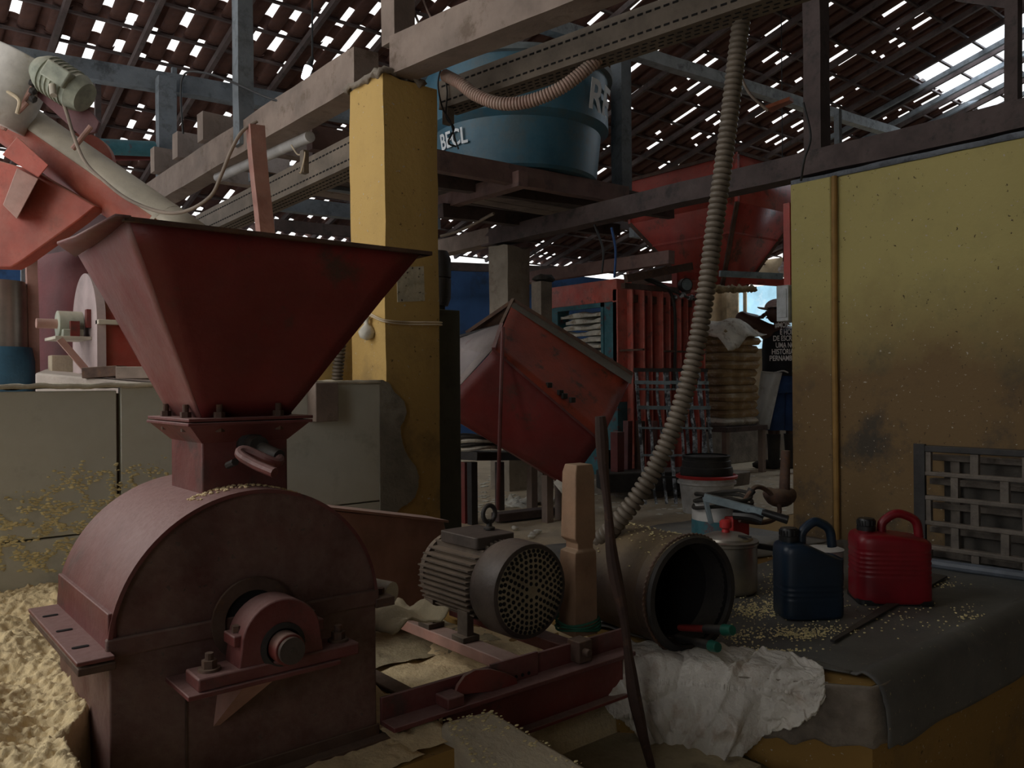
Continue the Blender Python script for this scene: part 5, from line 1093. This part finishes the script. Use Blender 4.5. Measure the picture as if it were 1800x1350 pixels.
# ================================================================ SACK STACK ON TABLE
sx_, sy_ = 6.17, 4.45; W3, D3 = .56, .40
tb = thing('sack_table', 'small low table carrying the stack of pressed sacks', 'table', (sx_ + .28, sy_ + .2, 0))
out(MB().bx(sx_ - .04, sy_ - .04, .40, sx_ + W3 + .04, sy_ + D3 + .04, .445), 'tabletop', woodd, tb, bev=.004)
for (x, y) in ((sx_, sy_), (sx_ + W3, sy_), (sx_, sy_ + D3), (sx_ + W3, sy_ + D3)): out(MB().bx(x - .025, y - .025, 0, x + .025, y + .025, .41), 'leg', wood, tb)
single(MB().bx(5.5, 5.1, 0, 8.6, 5.25, .42).bump(.01, 4), 'low_wall', plast, 'low stained cement wall behind the table of sacks', 'wall', bev=.01)
def cushion(x, y, z, w, d, h, ang_, seed):
    R = Matrix.Rotation(ang_, 3, 'Z'); n_ = 16; vs = []; m = MB()
    def f(u, v, s):
        e = (1 - abs(2 * u - 1) ** 6) * (1 - abs(2 * v - 1) ** 6); q = V(((u - .5) * w, (v - .5) * d, s * h / 2 * (max(0, e) ** .22) * (1 + .10 * noise.noise(V((u * 3, v * 3, seed)))) - .004 * noise.noise(V((u * 5, v * 5, seed)))))
        return V((x, y, z + h / 2)) + R @ q
    m.grid(lambda u, v: f(u, v, 1), n_, n_); m.grid(lambda u, v: f(u, v, -1), n_, n_); return m
rs = random.Random(21); z = .445; zh = (1.34 - .445) / 12
for k in range(12):
    lab = ('second', 'third', 'fourth', 'fifth', 'sixth', 'seventh', 'eighth', 'ninth', 'tenth', 'eleventh')[max(0, min(9, k - 1))] + ' tan pressed sack from the bottom of the stack beside the man'
    if k == 0: lab = 'bottom grey-white pressed sack of the stack on the low table'
    if k == 11: lab = 'topmost pressed sack of the stack under the loose cloth'
    single(cushion(sx_ + W3 / 2 + rs.uniform(-.014, .014), sy_ + D3 / 2 + rs.uniform(-.012, .012), z, W3 + rs.uniform(-.02, .02), D3 + rs.uniform(-.02, .02), zh * 1.1, rs.uniform(-.03, .03), k * 7), 'pressed_sack', clothw if k == 0 else cake, lab, 'sack', 'pressed sacks stacked beside the man', ang=80); z += zh
def topc(u, v):
    x = sx_ - .08 + .60 * u; y = sy_ - .09 + .48 * v
    zz = 1.36 + .07 * math.sin(u * 3) * math.sin(v * 3) + .05 * noise.noise(V((u * 3, v * 3, 9)))
    if u > .8: zz -= (u - .8) * .25
    if v < .22: zz -= (.22 - v) * .85 * (1 - abs(u - .25) * 1.2)
    if u < .2: zz -= (.2 - u) * .5
    return V((x, y, zz))
single(MB().grid(topc, 26, 22), 'loose_cloth', clothw, 'loose pale cloth spread over the top of the sack stack', 'cloth', solid=.006, ang=70)

# ================================================================ MAN
MD = 8.0
def mp(px, py, dd=0): return P(px, py, MD + dd)
man = thing('person', 'person in black lettered tank top, patterned cap and white apron beside the sack stack', 'person', (mp(1372, 825).x, mp(1372, 825).y, 0))
def skinm(name, verts, edges, rad, mt, parent, root=0, sub=2):
    me = bpy.data.meshes.new(name); o0 = WL[parent.name]; me.from_pydata([V(v) - o0 for v in verts], edges, []); o = bpy.data.objects.new(name, me); COL.objects.link(o); o.parent = parent; WL[o.name] = o0
    md = o.modifiers.new('skin', 'SKIN'); md.use_smooth_shade = True
    for i, r in enumerate(rad):
        r = r if isinstance(r, tuple) else (r, r); me.skin_vertices[0].data[i].radius = r; me.skin_vertices[0].data[i].use_root = (i == root)
    sb = o.modifiers.new('sub', 'SUBSURF'); sb.levels = sb.render_levels = sub
    me.materials.append(mt); return o
vs = [mp(1375, 668), mp(1376, 640), mp(1376, 610), mp(1378, 590), mp(1376, 576, -.02), mp(1371, 562, -.03),
      mp(1352, 584), mp(1326, 570, -.03), mp(1298, 556, -.02), mp(1314, 558, .09), mp(1336, 560, .15),
      mp(1402, 592, .04), mp(1412, 620, .06), mp(1415, 650, .02), mp(1408, 672, -.08),
      mp(1362, 675, .04), mp(1360, 745, .02), mp(1362, 808, .0), mp(1388, 675, -.02), mp(1392, 745, .05), mp(1390, 806, .06)]
vs[17].z = .10; vs[20].z = .10
ed = [(0, 1), (1, 2), (2, 3), (3, 4), (4, 5), (3, 6), (6, 7), (7, 8), (8, 9), (9, 10), (3, 11), (11, 12), (12, 13), (13, 14), (0, 15), (15, 16), (16, 17), (0, 18), (18, 19), (19, 20)]
rd = [.125, .12, .14, .13, .055, .055, .085, .076, .064, .050, .034, .075, .052, .045, .032, .095, .065, .045, .095, .065, .045]
body = skinm('body', vs, ed, rd, skin, man)
hd = mp(1366, 548, -.03)
m = MB().ico(hd, .098, (.88, 1.0, 1.18), 3)
fdir = (-RGT * .93 + FWD * .36).normalized()
m2 = []
for v in m.v:
    q_ = v - hd; f_ = q_.dot(fdir)
    if f_ > .03: v = v + fdir * .010 * (1 if q_.z < .02 else 0) - q_.cross(fdir).normalized() * 0
    m2.append(v)
m.v = m2; head = out(m, 'head', skin, man, ang=180)
sd = fdir.cross(UP).normalized()
out(MB().ico(hd + fdir * .098 + UP * -.012, .020, (1, .8, 1.3), 2), 'nose', skin, head, ang=180)
for s_ in (-1, 1):
    out(MB().ico(hd + fdir * .082 + sd * s_ * .032 + UP * .012, .012, (1, 1, .8), 2), 'eye', capw, head, ang=180); out(MB().ico(hd + sd * s_ * .088 - UP * .01, .022, (.9, .8, 1.5), 2), 'ear', skin, head, ang=180)
out(MB().ico(hd + fdir * .085 - UP * .055, .020, (1.0, 1.2, .45), 2), 'mouth', M('lips', (.12, .04, .035), .5, bump=0), head, ang=180)
out(MB().ico(hd - fdir * .012 + UP * .018, .097, (.92, 1.0, 1.05), 3), 'hair', shirt, head, ang=180)
# cap
cc = hd + UP * .045
m = MB(); m.grid(lambda u, v: cc + (fdir * math.cos(2 * math.pi * u) * .118 + sd * math.sin(2 * math.pi * u) * .108) * math.cos(v * math.pi / 2) + UP * (.088 * math.sin(v * math.pi / 2) - .008), 28, 8)
cp2 = out(m, 'cap', capw, man, solid=.004, ang=80)
out(MB().grid(lambda u, v: cc + UP * (-.004 - .018 * abs(u - .5) * 2 + .012 * v) + fdir * (.10 + .085 * v) * math.cos((u - .5) * 1.5) + sd * (.115 + .0 * v) * math.sin((u - .5) * 2.2), 12, 5), 'cap_brim', capw, cp2, solid=.006, ang=80)
# hands: palm and five fingers, curled
def hand(wr, dirn, palmn, nm):
    dirn = dirn.normalized(); s_ = dirn.cross(palmn).normalized(); vs = [wr, wr + dirn * .05]; ed = [(0, 1)]; rd = [(.026, .020), (.032, .016)]
    for i, (o_, l_) in enumerate(((-.027, .060), (-.009, .072), (.009, .068), (.027, .052))):
        b_ = wr + dirn * .075 + s_ * o_; n_ = len(vs); vs += [b_, b_ + dirn * l_ * .5 + palmn * .010, b_ + dirn * l_ * .8 + palmn * .035]; ed += [(1, n_), (n_, n_ + 1), (n_ + 1, n_ + 2)]; rd += [.0105, .0095, .008]
    n_ = len(vs); vs += [wr + dirn * .03 - s_ * .035, wr + dirn * .06 - s_ * .052 + palmn * .02, wr + dirn * .08 - s_ * .05 + palmn * .035]; ed += [(0, n_), (n_, n_ + 1), (n_ + 1, n_ + 2)]; rd += [.013, .011, .009]
    return skinm(nm, vs, ed, rd, skin, man, 0, 1)
hand(mp(1336, 560, .15), RGT * .5 - FWD * .5 + UP * .5, -UP, 'left_hand'); hand(mp(1408, 672, -.08), -RGT - UP * .3, FWD, 'right_hand')
# clothes
def loft(secs, n_=28, e=2.4):
    m = MB(); vs = []
    for (c_, rx, ry) in secs:
        for k in range(n_):
            a = 2 * math.pi * k / n_; ca, sa = math.cos(a), math.sin(a)
            vs.append(c_ + RGT * (abs(ca) ** (2 / e) * (1 if ca > 0 else -1) * rx) + FWD * (abs(sa) ** (2 / e) * (1 if sa > 0 else -1) * ry))
    fs = [(i * n_ + k, i * n_ + (k + 1) % n_, (i + 1) * n_ + (k + 1) % n_, (i + 1) * n_ + k) for i in range(len(secs) - 1) for k in range(n_)]
    return m.add([v + noise.noise_vector(v * 7) * .008 for v in vs], fs)
tt_ = loft([(mp(1374, 661), .185, .145), (mp(1374, 640), .175, .14), (mp(1375, 615), .185, .15), (mp(1377, 597), .19, .15), (mp(1378, 586), .165, .13), (mp(1378, 579), .10, .09)])
tank_top = out(tt_, 'tank_top', shirt, man, solid=.006, ang=80)
bk = -FWD
for i, (s_, px, py) in enumerate((('#MOVREN', 1363, 575.5), ('É HORA', 1371, 588), ('DE ESCREVER', 1360, 599), ('UMA NOVA', 1364, 611), ('HISTÓRIA', 1358, 622.5), ('PERNAMBUCO', 1355, 634))):
    me = text(s_, .074, None, None, whitep); o_ = mp(px, py, -.172); o_ = o_ + V((0, 0, 0))
    for v in me.vertices:
        x, y, z_ = v.co; x *= .62; p_ = mp(px, py, -.160) + RGT * x + UP * y * .95; r_ = (p_ - mp(1377, py, 0)).dot(RGT); p_ = p_ + FWD * (.045 * (r_ / .17) ** 4) - FWD * z_
        v.co = p_ - WL[man.name]
    me.update(); t_ = bpy.data.objects.new('shirt_lettering', me); COL.objects.link(t_); t_.parent = tank_top
sh_ = loft([(mp(1376, 656), .170, .135), (mp(1376, 672), .178, .14), (mp(1375, 690), .175, .14)])
for (x, dx) in ((1362, 0), (1389, .02)):
    sh_.v += []; sh_ = sh_.add(*(lambda l: (l.v, l.f))(loft([(mp(x, 685, dx), .095, .11), (mp(x, 720, dx), .09, .095), (mp(x, 756, dx), .085, .09)], 20)))
out(sh_, 'blue_shorts', jean, man, solid=.006, ang=80)
ap = MB().grid(lambda u, v: P(interp([(0, 1338), (1, 1324)], v) * (1 - u) + interp([(0, 1375), (1, 1352)], v) * u, 652 + (752 - 652) * v + 3 * u, MD - .19 + .10 * (1 - u) + .02 * math.sin(u * 7 + v * 3)), 12, 16)
out(ap, 'apron', apron, man, solid=.005, ang=80); out(MB().tube(cat([mp(1338, 653, -.12), mp(1360, 655, -.16), mp(1378, 652, -.16), mp(1395, 662, -.1)], 4), .008, 6), 'apron_string', apron, man)
for (x, dx, nm) in ((1360, 0, 'boot'), (1390, .05, 'boot')):
    a = mp(x, 775, dx); a.z = .34; b = V((a.x, a.y, .05)); ff = (-RGT * .75 + FWD * .3).normalized()
    m = MB().tube([a, a.lerp(b, .5), V((b.x, b.y, .10)), V((b.x, b.y, .012))], [.068, .058, .055, .058], 16); m.tube([b + V((0, 0, 0)) - ff * .03, b + ff * .08 - V((0, 0, .008)), b + ff * .17 - V((0, 0, .015)), b + ff * .20 - V((0, 0, .02))], [.048, .046, .034, .02], 14)
    out(m, 'boot', rubber, man, ang=60)
# white switch box at the wall end
a = V((WX + .03, 2.525, onY(1385, 565, 2.55).z)); h_ = onY(1385, 502, 2.55).z - a.z
sb_ = thing('switch_box', 'white switch box fixed to the end of the ochre wall beside the man', 'switch box', a)
out(MB().bx(a.x - .05, 2.525, a.z, a.x + .10, 2.60, a.z + h_), 'box_body', boxm, sb_, bev=.004)
out(MB().bx(a.x - .055, 2.535, a.z + .02, a.x - .048, 2.59, a.z + h_ - .02), 'box_door', boxm, sb_, bev=.002)
out(MB().bx(a.x - .02, 2.53, a.z + h_, a.x + .02, 2.57, 1.85), 'red_conduit', hr, sb_)
# window frame far right
struct(MB().bx(14.97, 10.25, 1.55, 15.0, 10.33, 3.0).bx(14.97, 10.45, 1.5, 15.0, 10.75, 3.0), 'window_1', M('cream_window_frame', (.6, .5, .35), .8))

# ================================================================ LEFT MACHINERY
cv0, cv1 = P(-40, 172, 4.3), P(345, 440, 4.15)
cvt = thing('screw_conveyor', 'slanting red screw conveyor tube thick with cream flour dust', 'conveyor', P(150, 330, 4.2))
cdir = (cv1 - cv0).normalized(); cx_, cy_, _ = frame(cdir)
out(MB().tube([cv0.lerp(cv1, k / 12) for k in range(13)], .125, 32), 'conveyor_tube', conv, cvt, ang=60)
out(MB().grid(lambda u, v: cv0.lerp(cv1, .12 + .86 * u) + (-cx_ * math.sin((v - .5) * 2.6) + cy_ * math.cos((v - .5) * 2.6)) * .131 * (1 if (cy_.z > 0) else -1), 10, 10), 'dusty_cover', cream, cvt, solid=.004)
for k in (.85,):
    p = cv0.lerp(cv1, k); out(MB().tube([p, p + cdir * .02], .134, 28), 'joint_ring', cream, cvt)
up_ = cy_ if cy_.z > 0 else -cy_
# white drive housing
a = P(-30, 205, 4.1); b = P(30, 100, 4.05)
out(MB().tube([P(-12, 215, 4.1), P(42, 98, 4.1)], [.155, .155], 28), 'drive_housing', M('white_drive_cover', (.62, .60, .56), .6, 0, None, 0, 0, (.5, .46, .38), .2, 5, .05), cvt, bev=.006)
ms = thing('conveyor_motor', 'dusty grey-green geared motor mounted on top of the screw conveyor', 'motor', P(105, 150, 4.05))
a, b = P(66, 118, 4.02), P(150, 172, 4.02)
out(MB().tube([a, a.lerp(b, .15), a.lerp(b, .2), a.lerp(b, .78), a.lerp(b, .82), b], [.055, .085, .09, .09, .095, .075], 24), 'motor_body', greengrey, ms)
md_ = (b - a).normalized(); R3 = Matrix((md_, UP.cross(md_).normalized(), md_.cross(UP.cross(md_).normalized()))).transposed()
out(MB().box(P(108, 136, 3.96), (.13, .12, .085), R3), 'terminal_box', greengrey, ms, bev=.008)
out(MB().cyl(P(92, 150, 3.92), P(94, 168, 3.90), .016, n=12), 'cable_gland', cream, ms)
for k in range(6): out(MB().tube([a.lerp(b, .25 + .09 * k), a.lerp(b, .27 + .09 * k)], .098, 22), 'cooling_fin', greengrey, ms)
for k in range(5): out(MB().ico(P(58, 118 + 14 * k, 4.03), .022, (1, 1, 1), 1), 'coupling_bolt', blk, ms)
pb = [P(58, 128, 4.08), P(160, 196, 4.08), P(174, 214, 4.08), P(168, 232, 4.08), P(140, 238, 4.08), P(66, 170, 4.08)]
out(MB().prism(pb, FWD * .02), 'motor_plate', M('purple_red_plate', (.17, .06, .07), .6, 0, (.3, .2, .2), .3, .3, None, 0, 5), cvt, bev=.002)
for (x0, y0, x1, y1) in ((66, 142, 6, 228), (48, 180, 2, 226), (160, 222, 128, 262)):
    out(MB().tube([P(x0, y0, 4.04), P(x1, y1, 4.04)], .013, 10), 'adjusting_rod', pink, cvt)
out(MB().tube(cat([P(2, 157, 3.98), P(20, 165, 3.98), P(34, 178, 3.98), P(30, 200, 3.98)], 5), .009, 8), 'rope_loop', twine, cvt)
dsc = P(142, 290, 4.45); out(MB().cyl(dsc, dsc + FWD * .04, .175, n=40), 'round_flange', orange, cvt)
# orange chute below the tube
oc = thing('orange_chute', 'bright orange-red steel chute below the screw conveyor at far left', 'chute', P(60, 480, 4.2))
A1 = [P(-60, 265, 4.05), P(60, 300, 4.05), P(168, 362, 4.05), P(140, 385, 4.05), P(36, 460, 4.05), P(18, 470, 4.05), P(-60, 468, 4.05)]
out(MB().prism(A1, FWD * .10), 'chute_body', orange, oc, bev=.006)
out(MB().hexa([P(30, 240, 3.9), P(86, 290, 3.9), P(68, 312, 3.9), P(4, 272, 3.9)], [P(30, 240, 4.04), P(86, 290, 4.04), P(68, 312, 4.04), P(4, 272, 4.04)]), 'bracket_head', orange, oc, bev=.004)
out(MB().hexa([P(30, 295, 3.93), P(68, 314, 3.93), P(30, 385, 3.93), P(5, 360, 3.93)], [P(30, 295, 4.04), P(68, 314, 4.04), P(30, 385, 4.04), P(5, 360, 4.04)]), 'bracket_leg', pink, oc, bev=.004)
single(MB().hexa([P(160, 372, 4.6), P(205, 385, 4.6), P(120, 440, 4.6), P(40, 455, 4.6)], [P(160, 372, 4.8), P(205, 385, 4.8), P(120, 440, 4.8), P(40, 455, 4.8)]), 'purple_duct', M('purple_grey_duct', (.14, .08, .09), .5, 0, (.3, .22, .22), .5, .3, None, 0, 5), 'purple-grey duct between orange chute and mill hopper', 'duct')
# dark red tank wall and its post
m = MB().grid(lambda u, v: P(62 + 190 * u, 385, 5.0) * (1 - v) + P(62 + 190 * u, 915, 5.0) * v + FWD * .10 * math.sin(math.pi * u) * -1, 16, 6)
single(m, 'red_sheet_wall', M('deep_red_panel', (.15, .018, .022), .5, 0, (.25, .12, .12), .2, .25, None, 0, 4), 'tall deep red sheet wall behind the second mill', 'panel', solid=.02, ang=60)
beam(P(55, 440, 4.7), P(60, 690, 4.7), .055, .05, pink, 'pinkish upright post in front of the deep red sheet', 'upright_post', 'post', up=V((0, 1, 0)))
beam(P(42, 450, 4.75), P(43, 690, 4.75), .03, .03, woodb, 'thin grey upright at far left beside the pinkish post', 'upright_post', 'post', up=V((0, 1, 0)))
single(MB().box(P(108, 648, 4.4), (.11, .10, .14)), 'grey_block', concrete, 'small grey block standing behind the cement ledge', 'block', bev=.004)
c_ = P(2, 580, 4.6); t = thing('blue_barrel', 'shiny steel and blue barrel at the far left edge', 'barrel', V((c_.x, c_.y, 0)))
out(MB().lathe(V((c_.x, c_.y, 0)), [(0, .55), (.125, .56), (.13, .60), (.13, 1.05), (.134, 1.06), (.13, 1.07), (.13, 1.40), (.12, 1.45), (0, 1.46)], 32), 'steel_shell', steel, t)
out(MB().lathe(V((c_.x, c_.y, 0)), [(0, .0), (.16, 0), (.165, .5), (.165, 1.0), (.15, 1.08), (0, 1.09)], 32), 'blue_base', M('blue_barrel_plastic', (.03, .10, .16), .5), t)
# second mill
D2 = 4.15; ce = onX(147, 571, P(147, 571, D2).x); ce = P(148, 572, D2); r2 = 84 / F * D2
m2_ = thing('second_mill', 'second red hammer mill with dusty round drum on the ledge behind the tiled wall', 'mill', ce - V((0, 0, .3)))
ln = .62
prof_ = []
for k in range(33):
    a = math.pi * k / 32; prof_.append(V((ce.x + .03, ce.y - r2 * math.cos(a), ce.z + r2 * math.sin(a))))
prof_ += [V((ce.x + .03, ce.y + r2, ce.z - r2)), V((ce.x + .03, ce.y - r2, ce.z - r2))]
out(MB().prism(prof_, (ln, 0, 0)), 'drum_body', M('second_mill_red', (.30, .03, .025), .45, 0, (.5, .42, .32), 1.1, .15, None, 0, 5), m2_)
fcp = [V((ce.x + .0, ce.y - (r2 + .02) * math.cos(math.pi * k / 32), ce.z + (r2 + .02) * math.sin(math.pi * k / 32))) for k in range(33)] + [V((ce.x, ce.y + r2 + .02, ce.z - r2)), V((ce.x, ce.y - r2 - .02, ce.z - r2))]
out(MB().prism(fcp, (.04, 0, 0)), 'end_plate', M('dusty_pink_plate', (.42, .32, .32), .6, 0, (.55, .48, .46), .4, .5, None, 0, 5), m2_)
out(MB().bx(ce.x, ce.y - r2 - .05, ce.z - .01, ce.x + ln, ce.y - r2 + .01, ce.z + .012), 'split_flange', cream, m2_, bev=.002)
out(MB().bx(ce.x + .05, ce.y - r2 * .8 - .05, ce.z + r2 * .62, ce.x + ln, ce.y - r2 * .6, ce.z + r2 * .66), 'hood_rib', orange, m2_)
bz = ce.z - .02
out(MB().bx(ce.x - .16, ce.y - .16, bz - .06, ce.x, ce.y + .1, bz - .045), 'bearing_shelf', cream, m2_, bev=.002)
bb2 = out(MB().cyl((ce.x - .13, ce.y - .04, bz + .02), (ce.x - .02, ce.y - .04, bz + .02), .065, n=24).bx(ce.x - .12, ce.y - .13, bz - .05, ce.x - .03, ce.y + .06, bz - .01), 'bearing', greengrey, m2_, bev=.003)
out(MB().cyl((ce.x - .22, ce.y - .04, bz + .02), (ce.x - .1, ce.y - .04, bz + .02), .024, n=16), 'shaft', pink, bb2)
out(MB().bx(ce.x - .09, ce.y - .145, bz - .045, ce.x - .05, ce.y - .115, bz + .03), 'bearing_bolt', red, bb2); out(MB().bx(ce.x - .02, ce.y - .15, bz + .0, ce.x - .0, ce.y - .11, bz + .09), 'bearing_bolt', red, bb2)
out(MB().bar((ce.x - .14, ce.y - .15, bz - .06), (ce.x + .0, ce.y - .15, bz - .24), .02, .03), 'shelf_brace', pink, m2_)
# ledge and boards
lz = P(150, 655, 4.0).z
m = MB().hexa([P(62, 655, 3.9), P(310, 678, 3.7), P(330, 668, 4.4), P(80, 648, 4.6)], [p + V((0, 0, -.4)) for p in (P(62, 655, 3.9), P(310, 678, 3.7), P(330, 668, 4.4), P(80, 648, 4.6))])
single(m, 'cement_ledge', M('pinkish_cement', (.42, .36, .33), .85, 0, (.55, .5, .42), .4, .4, None, 0, 5, .3), 'pinkish cement ledge carrying the second mill', 'ledge', bev=.01)
single(MB().bar(P(153, 656, 3.85), P(215, 652, 3.85), .1, .05), 'red_plank', rust, 'dark red plank end under the second mill', 'plank', bev=.003)
single(MB().bar(P(212, 655, 3.83), P(300, 655, 3.83), .1, .055), 'grey_plank', wood, 'grey floury plank on the ledge right of the dark red plank', 'plank', bev=.003)
# block on tiled wall
q0 = onY(547, 672, PY0 - .05); q1 = onY(588, 740, PY0 - .05)
single(MB().bx(q0.x, PY0 - .085, q1.z, q1.x, PY0 - .014, q0.z), 'wood_block', wood, 'wooden block fixed on the tiled wall beside the mill hopper', 'block', bev=.004)
